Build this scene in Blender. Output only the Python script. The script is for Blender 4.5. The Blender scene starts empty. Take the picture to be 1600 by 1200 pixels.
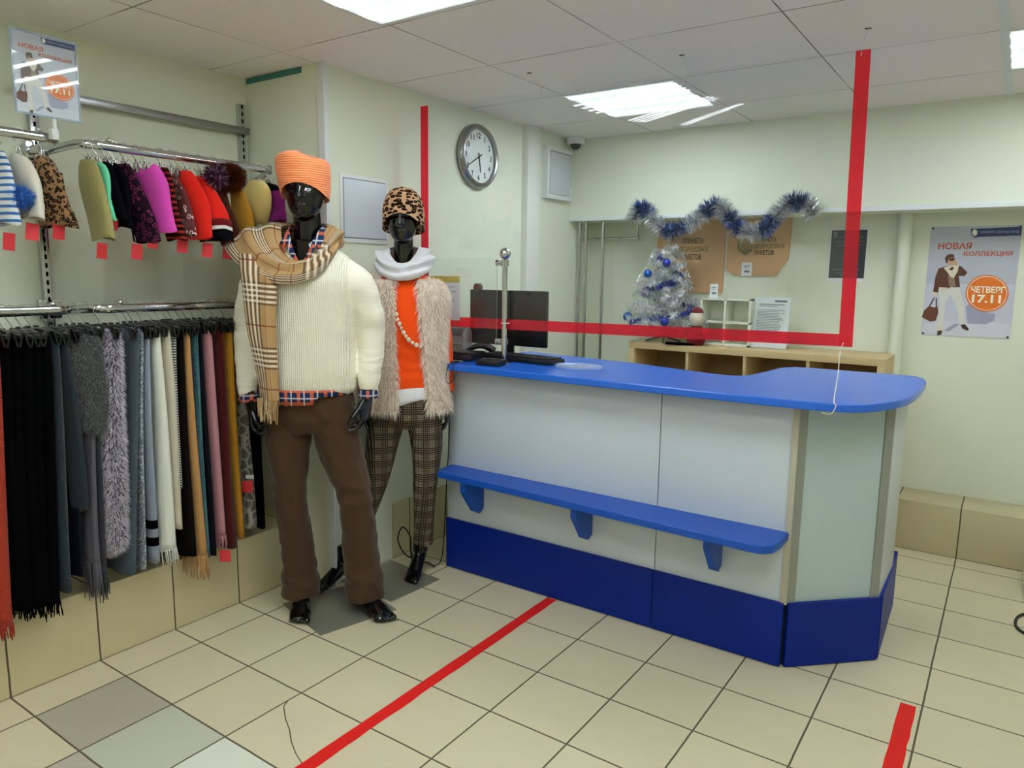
import bpy, bmesh, math, random, re
import numpy as np
from mathutils import Vector, Matrix, noise as mnoise

scene = bpy.context.scene
COL = scene.collection
PI = math.pi
random.seed(7)

# ------------------------------------------------------------------ camera, world, exposure
cam_data = bpy.data.cameras.new('camera')
cam = bpy.data.objects.new('camera', cam_data)
COL.objects.link(cam)
scene.camera = cam
cam_data.sensor_width = 36.0
cam_data.lens = 36.0 * 1136.08 / 1600.0
cam_data.clip_start = 0.05
YAW, PITCH, ROLL = 0.60255, -0.15206, -0.01235
def cam_basis(a, b, c):
    ca, sa, cb, sb, cc, sc = math.cos(a), math.sin(a), math.cos(b), math.sin(b), math.cos(c), math.sin(c)
    Rz = Matrix(((ca, -sa, 0), (sa, ca, 0), (0, 0, 1)))
    Rx = Matrix(((1, 0, 0), (0, cb, -sb), (0, sb, cb)))
    Ry = Matrix(((cc, 0, sc), (0, 1, 0), (-sc, 0, cc)))
    return Rz @ Rx @ Ry
_R = cam_basis(YAW, PITCH, ROLL)
_x, _y, _z = _R.col[0], _R.col[1], _R.col[2]
cam.matrix_world = Matrix(((_x[0], _z[0], -_y[0], 2.534), (_x[1], _z[1], -_y[1], -1.230),
                           (_x[2], _z[2], -_y[2], 1.467), (0, 0, 0, 1)))

world = bpy.data.worlds.new('world')
scene.world = world
world.use_nodes = True
world.node_tree.nodes['Background'].inputs[0].default_value = (0.8, 0.9, 1.0, 1)
world.node_tree.nodes['Background'].inputs[1].default_value = 0.02

scene.view_settings.view_transform = 'Standard'
scene.view_settings.look = 'None'
scene.view_settings.exposure = 0.01
scene.view_settings.gamma = 1.0
scene.view_settings.use_curve_mapping = False
try:
    scene.cycles.max_bounces = 12
    scene.cycles.diffuse_bounces = 8
    scene.cycles.transparent_max_bounces = 16
except Exception:
    pass
LAMP_TUBE = 138.0      # radiance of the bright tubes seen through a ceiling panel
LAMP_BASE = 0.85      # radiance of the diffuser between the tubes
CEIL = 2.34

# ------------------------------------------------------------------ mesh helpers
def nrm(v):
    v = np.asarray(v, float)
    return v / (np.linalg.norm(v) + 1e-12)

class MB:
    """collects shapes that become ONE mesh"""
    def __init__(self):
        self.v, self.f, self.uv, self.m = [], [], [], []
    def add(self, verts, faces, mat=0, uv=None):
        o = len(self.v)
        self.v += [tuple(map(float, p)) for p in verts]
        self.uv += [tuple(map(float, p)) for p in uv] if uv is not None else [(0.0, 0.0)] * len(verts)
        self.f += [tuple(i + o for i in f) for f in faces]
        self.m += [mat] * len(faces)
        return self
    def box(self, c, s, bev=0.0, rz=0.0, mat=0, rot=None):
        bm = bmesh.new()
        bmesh.ops.create_cube(bm, size=1.0)
        for v in bm.verts:
            v.co = Vector((v.co.x * s[0], v.co.y * s[1], v.co.z * s[2]))
        if bev > 0:
            bmesh.ops.bevel(bm, geom=list(bm.edges), offset=bev, segments=2, affect='EDGES', profile=0.6)
        M = Matrix.Translation(c) @ (rot.to_4x4() if rot is not None else Matrix.Rotation(rz, 4, 'Z'))
        bm.verts.index_update()
        self.add([M @ v.co for v in bm.verts], [[v.index for v in f.verts] for f in bm.faces], mat)
        bm.free()
        return self
    def box2(self, a, b, bev=0.0, mat=0):
        return self.box([(a[i] + b[i]) / 2 for i in range(3)], [abs(b[i] - a[i]) for i in range(3)], bev, 0, mat)
    def quad(self, a, b, c, d, mat=0):
        return self.add([a, b, c, d], [(0, 1, 2, 3)], mat, [(0, 0), (1, 0), (1, 1), (0, 1)])
    def tube(self, pts, r, n=8, caps=True, closed=False, flat=None, up=(0, 0, 1), mat=0):
        P = [np.asarray(p, float) for p in pts]
        N = len(P)
        R = r if hasattr(r, '__len__') else [r] * N
        ref = nrm(up)
        rings = []
        for i in range(N):
            if closed:
                t = nrm(P[(i + 1) % N] - P[i - 1])
            else:
                t = nrm(P[min(i + 1, N - 1)] - P[max(i - 1, 0)])
            a = ref - t * (ref @ t)
            if np.linalg.norm(a) < 1e-4:
                a = np.array((1.0, 0, 0)) - t * t[0]
            a = nrm(a)
            b = np.cross(t, a)
            if flat is None:
                ref = a
            ra, rb = (R[i], R[i]) if flat is None else (R[i] * flat[0], R[i] * flat[1])
            rings.append([P[i] + a * ra * math.cos(2 * PI * k / n) + b * rb * math.sin(2 * PI * k / n) for k in range(n)])
        return self.loft(rings, caps=caps and not closed, wrap=closed, mat=mat)
    def loft(self, rings, caps=True, wrap=False, mat=0, uvscale=(1, 1), capends=(True, True)):
        n = len(rings[0]); N = len(rings)
        vs, uv = [], []
        for i, r in enumerate(rings):
            for k, p in enumerate(r):
                vs.append(p); uv.append((k / n * uvscale[0], i / max(1, N - 1) * uvscale[1]))
        fs = []
        for i in range(N if wrap else N - 1):
            j = (i + 1) % N
            for k in range(n):
                l = (k + 1) % n
                fs.append((i * n + k, i * n + l, j * n + l, j * n + k))
        if caps and not wrap:
            if capends[0]: fs.append(tuple(range(n - 1, -1, -1)))
            if capends[1]: fs.append(tuple((N - 1) * n + k for k in range(n)))
        return self.add(vs, fs, mat, uv)
    def grid(self, rows, mat=0, uvs=None):
        """open surface given as rows of points"""
        n = len(rows[0]); N = len(rows)
        vs = [p for r in rows for p in r]
        uv = [q for r in uvs for q in r] if uvs is not None else None
        fs = [(i * n + k, i * n + k + 1, (i + 1) * n + k + 1, (i + 1) * n + k) for i in range(N - 1) for k in range(n - 1)]
        return self.add(vs, fs, mat, uv)
    def lathe(self, prof, c=(0, 0, 0), n=24, axis='z', mat=0, caps=True):
        rings = []
        for (r, h) in prof:
            ring = []
            for k in range(n):
                a = 2 * PI * k / n
                x, y = r * math.cos(a), r * math.sin(a)
                p = {'z': (x, y, h), 'y': (x, h, -y), 'x': (h, x, y)}[axis]
                ring.append((p[0] + c[0], p[1] + c[1], p[2] + c[2]))
            rings.append(ring)
        return self.loft(rings, caps=caps, mat=mat)
    def sphere(self, c, r, nu=16, nv=10, mat=0, s=(1, 1, 1)):
        rings = []
        for i in range(nv + 1):
            t = PI * min(max(i / nv, 0.01), 0.99)
            rings.append([(c[0] + r * s[0] * math.sin(t) * math.cos(2 * PI * k / nu), c[1] + r * s[1] * math.sin(t) * math.sin(2 * PI * k / nu),
                           c[2] - r * s[2] * math.cos(t)) for k in range(nu)])
        return self.loft(rings, mat=mat)
    def prism(self, poly, h0, h1, plane='xy', mat=0):
        """polygon extruded along the third axis"""
        def P(a, b, h):
            return {'xy': (a, b, h), 'xz': (a, h, b), 'yz': (h, a, b)}[plane]
        n = len(poly)
        vs = [P(a, b, h0) for a, b in poly] + [P(a, b, h1) for a, b in poly]
        fs = [(k, (k + 1) % n, n + (k + 1) % n, n + k) for k in range(n)]
        fs += [tuple(range(n - 1, -1, -1)), tuple(range(n, 2 * n))]
        return self.add(vs, fs, mat)
    def fur(self, base, dirs, length, width, mat=0, bend=None, seed=0):
        """many short tapered blades; uv.x is a random number per blade"""
        rg = np.random.default_rng(seed + 4321)
        n = len(base)
        base = np.asarray(base, float); dirs = np.asarray(dirs, float)
        L = np.asarray(length, float) * np.ones(n)
        side = np.cross(dirs, rg.normal(size=(n, 3)))
        side /= np.linalg.norm(side, axis=1, keepdims=True) + 1e-9
        w = (np.asarray(width) * np.ones(n))[:, None]
        mid = base + dirs * (L * .5)[:, None]
        tip = base + dirs * L[:, None]
        if bend is not None:
            tip = tip + np.asarray(bend) * (L * .35)[:, None]
        V = np.empty((n, 5, 3))
        V[:, 0] = base - side * w; V[:, 1] = base + side * w
        V[:, 2] = mid + side * w * .8; V[:, 3] = mid - side * w * .8
        V[:, 4] = tip
        o = len(self.v)
        self.v += [tuple(p) for p in V.reshape(-1, 3).tolist()]
        rnd = rg.random(n)
        U = np.empty((n, 5, 2)); U[:, :, 0] = rnd[:, None]; U[:, :, 1] = np.array((0, 0, .5, .5, 1))
        self.uv += [tuple(p) for p in U.reshape(-1, 2).tolist()]
        for i in range(n):
            b = o + i * 5
            self.f.append((b, b + 1, b + 2, b + 3)); self.f.append((b + 3, b + 2, b + 4))
        self.m += [mat] * (2 * n)
        return self
    def build(self, name, mats, parent=None, loc=(0, 0, 0), rz=0.0, smooth=0.7, fixn=False):
        me = bpy.data.meshes.new(name)
        me.from_pydata(self.v, [], self.f)
        if fixn:
            bm = bmesh.new(); bm.from_mesh(me); bmesh.ops.recalc_face_normals(bm, faces=bm.faces); bm.to_mesh(me); bm.free()
        ul = me.uv_layers.new(name='UVMap')
        li = np.empty(len(me.loops), dtype=np.int32); me.loops.foreach_get('vertex_index', li)
        ul.data.foreach_set('uv', np.asarray(self.uv, dtype=np.float32)[li].ravel())
        return finish(name, me, mats, parent, loc, rz, smooth, self.m)

def finish(name, me, mats, parent=None, loc=(0, 0, 0), rz=0.0, smooth=0.7, midx=None):
    if not isinstance(mats, (list, tuple)): mats = [mats]
    for m in mats: me.materials.append(m)
    if midx is not None and len(mats) > 1:
        me.polygons.foreach_set('material_index', np.asarray(midx, dtype=np.int32))
    me.polygons.foreach_set('use_smooth', [smooth is not None] * len(me.polygons))
    me.update()
    if smooth is not None and smooth < 3:
        me.set_sharp_from_angle(angle=smooth)
    ob = bpy.data.objects.new(name, me)
    COL.objects.link(ob)
    ob.location = loc; ob.rotation_euler = (0, 0, rz)
    if parent is not None: ob.parent = parent
    return ob

def remesh(mb, voxel, smooth=4, fac=0.5):
    """closed shapes of mb fused into one skin; returns a mesh"""
    me = bpy.data.meshes.new('tmp'); me.from_pydata(mb.v, [], mb.f); me.update()
    ob = bpy.data.objects.new('tmp', me); COL.objects.link(ob)
    m = ob.modifiers.new('r', 'REMESH'); m.mode = 'VOXEL'; m.voxel_size = voxel
    if smooth:
        s = ob.modifiers.new('s', 'SMOOTH'); s.factor = fac; s.iterations = smooth
    dg = bpy.context.evaluated_depsgraph_get()
    out = bpy.data.meshes.new_from_object(ob.evaluated_get(dg))
    bpy.data.objects.remove(ob); bpy.data.meshes.remove(me)
    return out

def mesh_arrays(me):
    n = len(me.vertices)
    co = np.empty(n * 3); me.vertices.foreach_get('co', co)
    no = np.empty(n * 3); me.vertex_normals.foreach_get('vector', no)
    return co.reshape(-1, 3), no.reshape(-1, 3)

def displace(me, fn):
    co, no = mesh_arrays(me)
    d = np.array([fn(p, q) for p, q in zip(co, no)])
    co = co + no * d[:, None]
    me.vertices.foreach_set('co', co.ravel()); me.update()

def nz(p, s, off=0.0):
    return mnoise.noise(Vector((p[0] * s + off, p[1] * s + off * .7, p[2] * s - off)))

def mesh_to_mb(me, mb, mat=0):
    co, _ = mesh_arrays(me)
    return mb.add(co.tolist(), [tuple(p.vertices) for p in me.polygons], mat)

def sample_surface(me, count, seed=0, keep=None):
    """random points and normals on a mesh"""
    rg = np.random.default_rng(seed)
    me.calc_loop_triangles()
    co, _ = mesh_arrays(me)
    tri = np.array([t.vertices for t in me.loop_triangles])
    A, B, C_ = co[tri[:, 0]], co[tri[:, 1]], co[tri[:, 2]]
    cr = np.cross(B - A, C_ - A); ar = np.linalg.norm(cr, axis=1)
    idx = rg.choice(len(tri), size=count, p=ar / ar.sum())
    a, b = rg.random(count), rg.random(count)
    s = a + b > 1; a[s], b[s] = 1 - a[s], 1 - b[s]
    P = A[idx] + (B - A)[idx] * a[:, None] + (C_ - A)[idx] * b[:, None]
    N = cr[idx] / (ar[idx][:, None] + 1e-12)
    if keep is not None:
        k = np.array([keep(p) for p in P]); P, N = P[k], N[k]
    return P, N

def catmull(P, per=8, closed=False):
    P = [np.asarray(p, float) for p in P]; n = len(P); out = []
    for i in range(n if closed else n - 1):
        if closed: a, b, c, d = P[i - 1], P[i], P[(i + 1) % n], P[(i + 2) % n]
        else: a, b, c, d = P[max(i - 1, 0)], P[i], P[i + 1], P[min(i + 2, n - 1)]
        for k in range(per):
            t = k / per
            out.append(.5 * ((2 * b) + (c - a) * t + (2 * a - 5 * b + 4 * c - d) * t * t + (3 * b - a - 3 * c + d) * t ** 3))
    if not closed: out.append(P[-1])
    return out

# ------------------------------------------------------------------ things, labels
def tag(o, label, cat, group=None):
    o['label'] = label; o['category'] = cat
    if group: o['group'] = group
    return o
def thing(name, label, cat, loc=(0, 0, 0), rz=0.0, group=None):
    o = bpy.data.objects.new(name, None); COL.objects.link(o)
    o.empty_display_size = 0.1
    o.location = loc; o.rotation_euler = (0, 0, rz)
    return tag(o, label, cat, group)
def struct(o):
    o['kind'] = 'structure'
    return o
def dup(root, loc=None, rz=None, label=None, group=None):
    r = root.copy(); COL.objects.link(r)
    if loc is not None: r.location = loc
    if rz is not None: r.rotation_euler = (0, 0, rz)
    if label: r['label'] = label
    if group: r['group'] = group
    for ch in list(root.children):
        c = ch.copy(); COL.objects.link(c); c.parent = r
        for gch in list(ch.children):
            d = gch.copy(); COL.objects.link(d); d.parent = c
    return r

# ------------------------------------------------------------------ materials
def lin(c):
    if isinstance(c, str):
        c = tuple(int(c[i:i + 2], 16) / 255 for i in (0, 2, 4))
    return tuple((x / 12.92 if x <= 0.04045 else ((x + 0.055) / 1.055) ** 2.4) for x in c) + (1.0,)

class G:
    def __init__(self, name, rough=0.6, metal=0.0, color=None, spec=0.5):
        self.mat = bpy.data.materials.new(name); self.mat.use_nodes = True
        self.t = self.mat.node_tree; self.N = self.t.nodes; self.L = self.t.links
        self.b = self.N['Principled BSDF']
        self.b.inputs['Roughness'].default_value = rough
        self.b.inputs['Metallic'].default_value = metal
        self.b.inputs['Specular IOR Level'].default_value = spec
        if color is not None: self.b.inputs['Base Color'].default_value = lin(color)
    def n(self, typ, **kw):
        x = self.N.new(typ)
        for k, v in kw.items(): setattr(x, k, v)
        return x
    def put(self, sock, v):
        if hasattr(v, 'is_output'): self.L.new(v, sock)
        elif isinstance(v, (tuple, list)) and len(v) == 4 and sock.type == 'VECTOR': sock.default_value = v[:3]
        else: sock.default_value = v
    def math(self, op, a, b=None, c=None, clamp=False):
        x = self.n('ShaderNodeMath', operation=op, use_clamp=clamp)
        for i, s in enumerate((a, b, c)):
            if s is not None: self.put(x.inputs[i], s)
        return x.outputs[0]
    def obj(self): return self.n('ShaderNodeTexCoord').outputs['Object']
    def uv(self): return self.n('ShaderNodeTexCoord').outputs['UV']
    def xyz(self, v):
        x = self.n('ShaderNodeSeparateXYZ'); self.L.new(v, x.inputs[0]); return x.outputs
    def comb(self, a, b, c=0.0):
        x = self.n('ShaderNodeCombineXYZ')
        for i, s in enumerate((a, b, c)): self.put(x.inputs[i], s)
        return x.outputs[0]
    def scale(self, v, s):
        x = self.n('ShaderNodeMapping'); self.L.new(v, x.inputs[0]); x.inputs['Scale'].default_value = s if isinstance(s, tuple) else (s, s, s)
        return x.outputs[0]
    def noise(self, v, scale, detail=3, rough=.5, out='Fac', dist=0.0):
        x = self.n('ShaderNodeTexNoise'); self.L.new(v, x.inputs['Vector'])
        x.inputs['Scale'].default_value = scale; x.inputs['Detail'].default_value = detail
        x.inputs['Roughness'].default_value = rough; x.inputs['Distortion'].default_value = dist
        return x.outputs[out]
    def voro(self, v, scale, feature='F1', out='Distance', rnd=1.0):
        x = self.n('ShaderNodeTexVoronoi', feature=feature); self.L.new(v, x.inputs['Vector'])
        x.inputs['Scale'].default_value = scale; x.inputs['Randomness'].default_value = rnd
        return x.outputs[out]
    def mix(self, f, a, b):
        x = self.n('ShaderNodeMix', data_type='RGBA')
        self.put(x.inputs[0], f); self.put(x.inputs[6], a); self.put(x.inputs[7], b)
        return x.outputs[2]
    def ramp(self, f, stops, interp='LINEAR'):
        x = self.n('ShaderNodeValToRGB'); self.L.new(f, x.inputs[0]); e = x.color_ramp; e.interpolation = interp
        while len(e.elements) < len(stops): e.elements.new(0.5)
        for el, (p, c) in zip(e.elements, stops): el.position = p; el.color = c
        return x.outputs[0]
    def col(self, v): self.put(self.b.inputs['Base Color'], v); return self
    def bump(self, h, strength=0.4, dist=0.003):
        x = self.n('ShaderNodeBump'); self.L.new(h, x.inputs['Height'])
        x.inputs['Strength'].default_value = strength; x.inputs['Distance'].default_value = dist
        self.L.new(x.outputs[0], self.b.inputs['Normal']); return self
    def band(self, c, period, centre, half):
        """1 inside stripes of +-half around centre, repeated"""
        f = self.math('FRACT', self.math('DIVIDE', self.math('SUBTRACT', c, centre - period * .5), period))
        d = self.math('ABSOLUTE', self.math('SUBTRACT', f, .5))
        return self.math('LESS_THAN', d, half / period)
    def maxm(self, *a):
        r = a[0]
        for x in a[1:]: r = self.math('MAXIMUM', r, x)
        return r

def plain(name, color, rough=0.5, metal=0.0, spec=0.5, bump=None, var=0.0):
    g = G(name, rough, metal, color, spec)
    o = g.obj()
    n = g.noise(o, bump[0] if bump else 40.0, 3)
    if var: g.col(g.mix(g.math('MULTIPLY', g.noise(o, 6.0, 4), var), lin(color), tuple(x * .55 for x in lin(color)[:3]) + (1,)))
    if bump: g.bump(n, bump[1], bump[2] if len(bump) > 2 else .002)
    return g.mat

def fabric(name, color, kind='plain', scale=300.0, var=.35, color2=None, rough=0.95):
    """woven or knitted cloth; the pattern runs in the object's own coordinates"""
    g = G(name, rough, 0, color, .15)
    o = g.obj(); x, y, z = g.xyz(o)
    c1 = lin(color); c2 = lin(color2) if color2 else tuple(q * .45 for q in c1[:3]) + (1,)
    n = g.noise(o, 25.0, 4)
    fine = g.noise(o, scale, 2)
    base = g.mix(g.math('MULTIPLY', n, var), c1, c2)
    h = fine
    if kind == 'rib':
        s = g.math('SINE', g.math('MULTIPLY', g.math('ADD', x, y), 2 * PI / .009))
        base = g.mix(g.math('MULTIPLY', g.math('LESS_THAN', s, -.3), .35), base, c2); h = g.math('ADD', g.math('MULTIPLY', s, .6), fine)
    if kind == 'knit':
        s = g.math('MULTIPLY', g.math('SINE', g.math('MULTIPLY', g.math('ADD', x, y), 2 * PI / .011)), g.math('SINE', g.math('MULTIPLY', z, 2 * PI / .012)))
        base = g.mix(g.math('MULTIPLY', g.math('LESS_THAN', s, -.2), .35), base, c2); h = g.math('ADD', s, fine)
    if kind == 'hstripe':
        s = g.band(z, .022, 0.0, .0045)
        base = g.mix(s, base, lin(color2))
    if kind == 'finestripe':
        s = g.band(z, .010, 0.0, .0028)
        base = g.mix(s, base, lin(color2))
    if kind == 'speckle':
        base = g.mix(g.math('GREATER_THAN', g.noise(o, 140, 1), .54), base, lin(color2))
    if kind == 'dots':
        base = g.mix(g.math('LESS_THAN', g.voro(o, 130, rnd=.3), .32), base, lin(color2))
    if kind == 'motif':
        d = g.voro(o, 45)
        base = g.mix(g.math('MULTIPLY', g.math('GREATER_THAN', d, .30), g.math('LESS_THAN', d, .42)), base, lin(color2))
        base = g.mix(g.math('LESS_THAN', d, .12), base, lin(color2))
    if kind == 'giraffe':
        e = g.voro(g.comb(x, y, g.math('MULTIPLY', z, .8)), 28, 'DISTANCE_TO_EDGE')
        base = g.mix(g.math('LESS_THAN', e, .10), base, lin(color2))
    if kind == 'leopard':
        q = g.n('ShaderNodeVectorMath', operation='ADD'); g.L.new(o, q.inputs[0])
        sc_ = g.n('ShaderNodeVectorMath', operation='SCALE'); g.L.new(g.noise(o, 60, 2, out='Color'), sc_.inputs[0]); sc_.inputs[3].default_value = .012
        g.L.new(sc_.outputs[0], q.inputs[1])
        d = g.voro(q.outputs[0], 78)
        spot = g.math('LESS_THAN', d, .50)
        core = g.math('LESS_THAN', d, .20)
        base = g.mix(spot, base, lin(color2)); base = g.mix(core, base, tuple(c1[i] * .42 for i in range(3)) + (1,))
    g.col(base); g.bump(h, .5, .0015)
    g.b.inputs['Sheen Weight'].default_value = .12 if max(lin(color)[:3]) > .03 else 0.0
    if max(lin(color)[:3]) < .03: g.b.inputs['Specular IOR Level'].default_value = .05
    return g.mat

def furmat(name, stops, rough=.8, thin=.45):
    g = G(name, rough, 0, None, .2)
    u = g.xyz(g.uv())
    c = g.ramp(u[0], [(p, lin(c)) for p, c in stops])
    g.col(c)
    if thin:      # thin fibres let light through
        tr = g.n('ShaderNodeBsdfTranslucent'); g.L.new(c, tr.inputs[0])
        mx = g.n('ShaderNodeMixShader'); mx.inputs[0].default_value = thin
        out = [q for q in g.N if q.type == 'OUTPUT_MATERIAL'][0]
        g.L.new(g.b.outputs[0], mx.inputs[1]); g.L.new(tr.outputs[0], mx.inputs[2]); g.L.new(mx.outputs[0], out.inputs[0])
    return g.mat

def metal(name, color='d8d8da', rough=.12):
    g = G(name, rough, 1.0, color)
    return g.mat

M = {}
M['chrome'] = metal('chrome', 'cfd0d3', .10)
M['steel'] = metal('brushed_steel', '9a9a9c', .28)
M['wire'] = metal('hook_wire', 'd5d5d5', .2)
M['black_gloss'] = plain('black_gloss', '050506', .05, 0, .6)
M['black_plastic'] = plain('black_plastic', '0b0b0c', .35)
M['grey_plastic'] = plain('grey_plastic', '9a9da2', .4)
M['dark_plastic'] = plain('dark_plastic', '2a2b2e', .35)
M['white_plastic'] = plain('white_plastic', 'dfe2e4', .35)
M['cable'] = plain('cable_black', '101010', .5)
M['string'] = plain('string_white', 'e6e2d8', .9)
M['black_cloth'] = fabric('black_cloth', '030304')
M['tag_red'] = plain('tag_red', 'd8323c', .6)
M['paper'] = plain('paper_white', 'e4e6ea', .6)
M['ink'] = plain('ink_grey', '70747c', .7)
M['ink_dark'] = plain('ink_dark', '202226', .7)

# walls, ceiling, floor
def wall_mat(name, color):
    g = G(name, .75, 0, color, .25)
    o = g.obj()
    n = g.noise(o, 1.7, 5, .6)
    g.col(g.mix(g.math('MULTIPLY', n, .16), lin(color), tuple(q * .72 for q in lin(color)[:3]) + (1,)))
    g.bump(g.noise(o, 90, 3), .12, .001)
    return g.mat
M['wall'] = wall_mat('cream_wall_paint', 'e3e7d6')
M['wall_white'] = wall_mat('white_wall_paint', 'e2e3de')
M['trim_white'] = plain('white_trim', 'dfe3e6', .45)
M['teal'] = plain('teal_strip', '3f7f78', .6)

def line_mask(g, c, period, off, half):
    return g.band(c, period, off, half)

def ceiling_mat():
    g = G('ceiling_tiles', .85, 0, None, .2)
    x, y, z = g.xyz(g.obj())
    m = g.maxm(line_mask(g, x, .606, -.022, .0024), line_mask(g, y, .606, .195, .0026))
    n = g.noise(g.obj(), 2.2, 4)
    wn = g.n('ShaderNodeTexWhiteNoise', noise_dimensions='2D')
    g.L.new(g.comb(g.math('FLOOR', g.math('DIVIDE', g.math('ADD', x, .022), .606)), g.math('FLOOR', g.math('DIVIDE', g.math('SUBTRACT', y, .195), .606))), wn.inputs[0])
    c = g.mix(g.math('MULTIPLY', n, .18), lin('f5f0ee'), lin('e2dcda'))
    c = g.mix(g.math('MULTIPLY', wn.outputs['Value'], .18), c, lin('d5d1cc'))
    # joints: open in places, closed in others
    k = g.math('MULTIPLY', m, g.ramp(g.noise(g.obj(), 3.3, 2), [(.38, (.35,) * 3 + (1,)), (.62, (1, 1, 1, 1))]))
    g.col(g.mix(k, c, lin('6e6a66')))
    return g.mat
M['ceiling'] = ceiling_mat()

def tile_mat(name, axes, offs, base='d3c8aa', second='c2b696', specials=True, rough=.33):
    g = G(name, rough, 0, None, .4)
    X = g.xyz(g.obj())
    a, b = X[axes[0]], X[axes[1]]
    S = .3
    wob = g.math('MULTIPLY', g.math('SUBTRACT', g.noise(g.obj(), 9, 2), .5), .004)
    m = g.maxm(g.band(g.math('ADD', a, wob), S, offs[0], .0032), g.band(g.math('ADD', b, wob), S, offs[1], .0032))
    ia = g.math('FLOOR', g.math('DIVIDE', g.math('SUBTRACT', a, offs[0]), S))
    ib = g.math('FLOOR', g.math('DIVIDE', g.math('SUBTRACT', b, offs[1]), S))
    wn = g.n('ShaderNodeTexWhiteNoise', noise_dimensions='2D'); g.L.new(g.comb(ia, ib), wn.inputs[0])
    cloud = g.noise(g.scale(g.obj(), (2.0, 5.0, 3.0)), 1.6, 5, .6)
    c = g.mix(g.math('MULTIPLY', cloud, .55), lin(base), lin(second))
    c = g.mix(g.math('MULTIPLY', wn.outputs['Value'], .30), c, lin('bdb396'))
    if specials:
        for (i, j, colr) in ((0, -1, 'a59a8c'), (1, -1, 'b7b8a8'), (2, -1, 'd6d8cb'), (1, -2, 'b0a89c'), (2, -2, 'd4d5c8')):
            s = g.math('MULTIPLY', g.math('COMPARE', ia, float(i), .1), g.math('COMPARE', ib, float(j), .1))
            c = g.mix(g.math('MULTIPLY', s, .92), c, lin(colr))
    dirt = g.noise(g.obj(), 38, 3)
    c = g.mix(g.math('MULTIPLY', g.math('GREATER_THAN', dirt, .78), .25), c, lin('7c745c'))
    g.col(g.mix(m, c, lin('5b5140')))
    h = g.math('SUBTRACT', 1.0, m)
    g.bump(h, .5, .002)
    g.put(g.b.inputs['Roughness'], g.math('ADD', g.math('MULTIPLY', m, .5), g.math('ADD', rough - .06, g.math('MULTIPLY', g.noise(g.obj(), 12, 3), .14))))
    return g.mat
M['floor'] = tile_mat('floor_tiles', (0, 1), (0.0, 0.0))
M['skirt_x'] = tile_mat('skirting_tiles_left', (1, 2), (0.0, 0.0), 'd6c9a2', 'c6b892', False)
M['skirt_y'] = tile_mat('skirting_tiles_back', (0, 2), (.0, .0), 'c8bd98', 'b8ac88', False)

# ------------------------------------------------------------------ the room
XR, YF = 4.6, -4.2
b = MB(); b.box2((-.6, YF, -.05), (XR, 3.5, 0)); struct(b.build('floor', M['floor']))
b = MB(); b.box2((-.6, YF, CEIL), (XR, 3.5, CEIL + .05)); struct(b.build('ceiling', M['ceiling']))
b = MB(); b.box2((-.62, YF, 0), (-.52, .984, CEIL)); struct(b.build('wall_niche', M['wall']))
b = MB(); b.box2((-.62, .984, 0), (0, 3.5, CEIL)); struct(b.build('wall_left', M['wall']))
b = MB(); b.box2((0, 3.4, 0), (XR, 3.5, CEIL)); struct(b.build('wall_back', M['wall']))
b = MB(); b.box2((0, 3.12, 1.815), (XR, 3.4, CEIL)); struct(b.build('wall_header', M['wall']))
b = MB(); b.box2((XR, YF, 0), (XR + .1, 3.5, CEIL)); struct(b.build('wall_right', M['wall']))
b = MB(); b.box2((-.6, YF - .1, 0), (XR, YF, CEIL)); struct(b.build('wall_front', M['wall']))
# tiled ledges
b = MB(); b.box2((-.52, YF, 0), (-.18, .984, .289), .003); struct(b.build('baseboard_left', M['skirt_x']))
b = MB(); b.box2((0, 1.38, 0), (.012, 3.0, .289), .002); struct(b.build('baseboard_counter', M['skirt_x']))
b = MB(); b.box2((2.06, 3.13, 0), (XR, 3.4, .273), .003); struct(b.build('baseboard_back', M['skirt_y']))
# trims
b = MB(); b.box2((.0, 3.108, 1.812), (XR, 3.12, 1.838), .002); struct(b.build('trim_1', M['trim_white']))
b = MB(); b.box2((-.012, .975, 0), (.028, .984, CEIL)); b.box2((0, .984, 0), (.004, 1.022, CEIL)); struct(b.build('trim_2', M['trim_white']))
b = MB(); b.box2((0, 2.53, .29), (.045, 2.66, CEIL), .003); struct(b.build('trim_3', M['wall_white']))
b = MB(); b.box2((2.394, YF, CEIL - .006), (2.424, 3.12, CEIL)); struct(b.build('trim_4', M['trim_white']))
b = MB(); b.box2((-.50, .978, 2.315), (-.12, .984, 2.338)); struct(b.build('trim_5', M['teal']))
b = MB(); b.tube([(1.995, 3.355, .27), (1.995, 3.355, 1.82)], .034, 20); struct(b.build('trim_6', M['wall']))
# a crack across one floor tile
b = MB()
cr = [(.603, .239), (.617, .212), (.68, .170), (.735, .142), (.792, .104), (.848, .076), (.90, .057)]
b.grid([[(x - .0022, y - .001, .0006), (x + .0022, y + .001, .0006)] for x, y in cr])
struct(b.build('trim_7', plain('crack_dirt', '5b523f', .9)))
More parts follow.
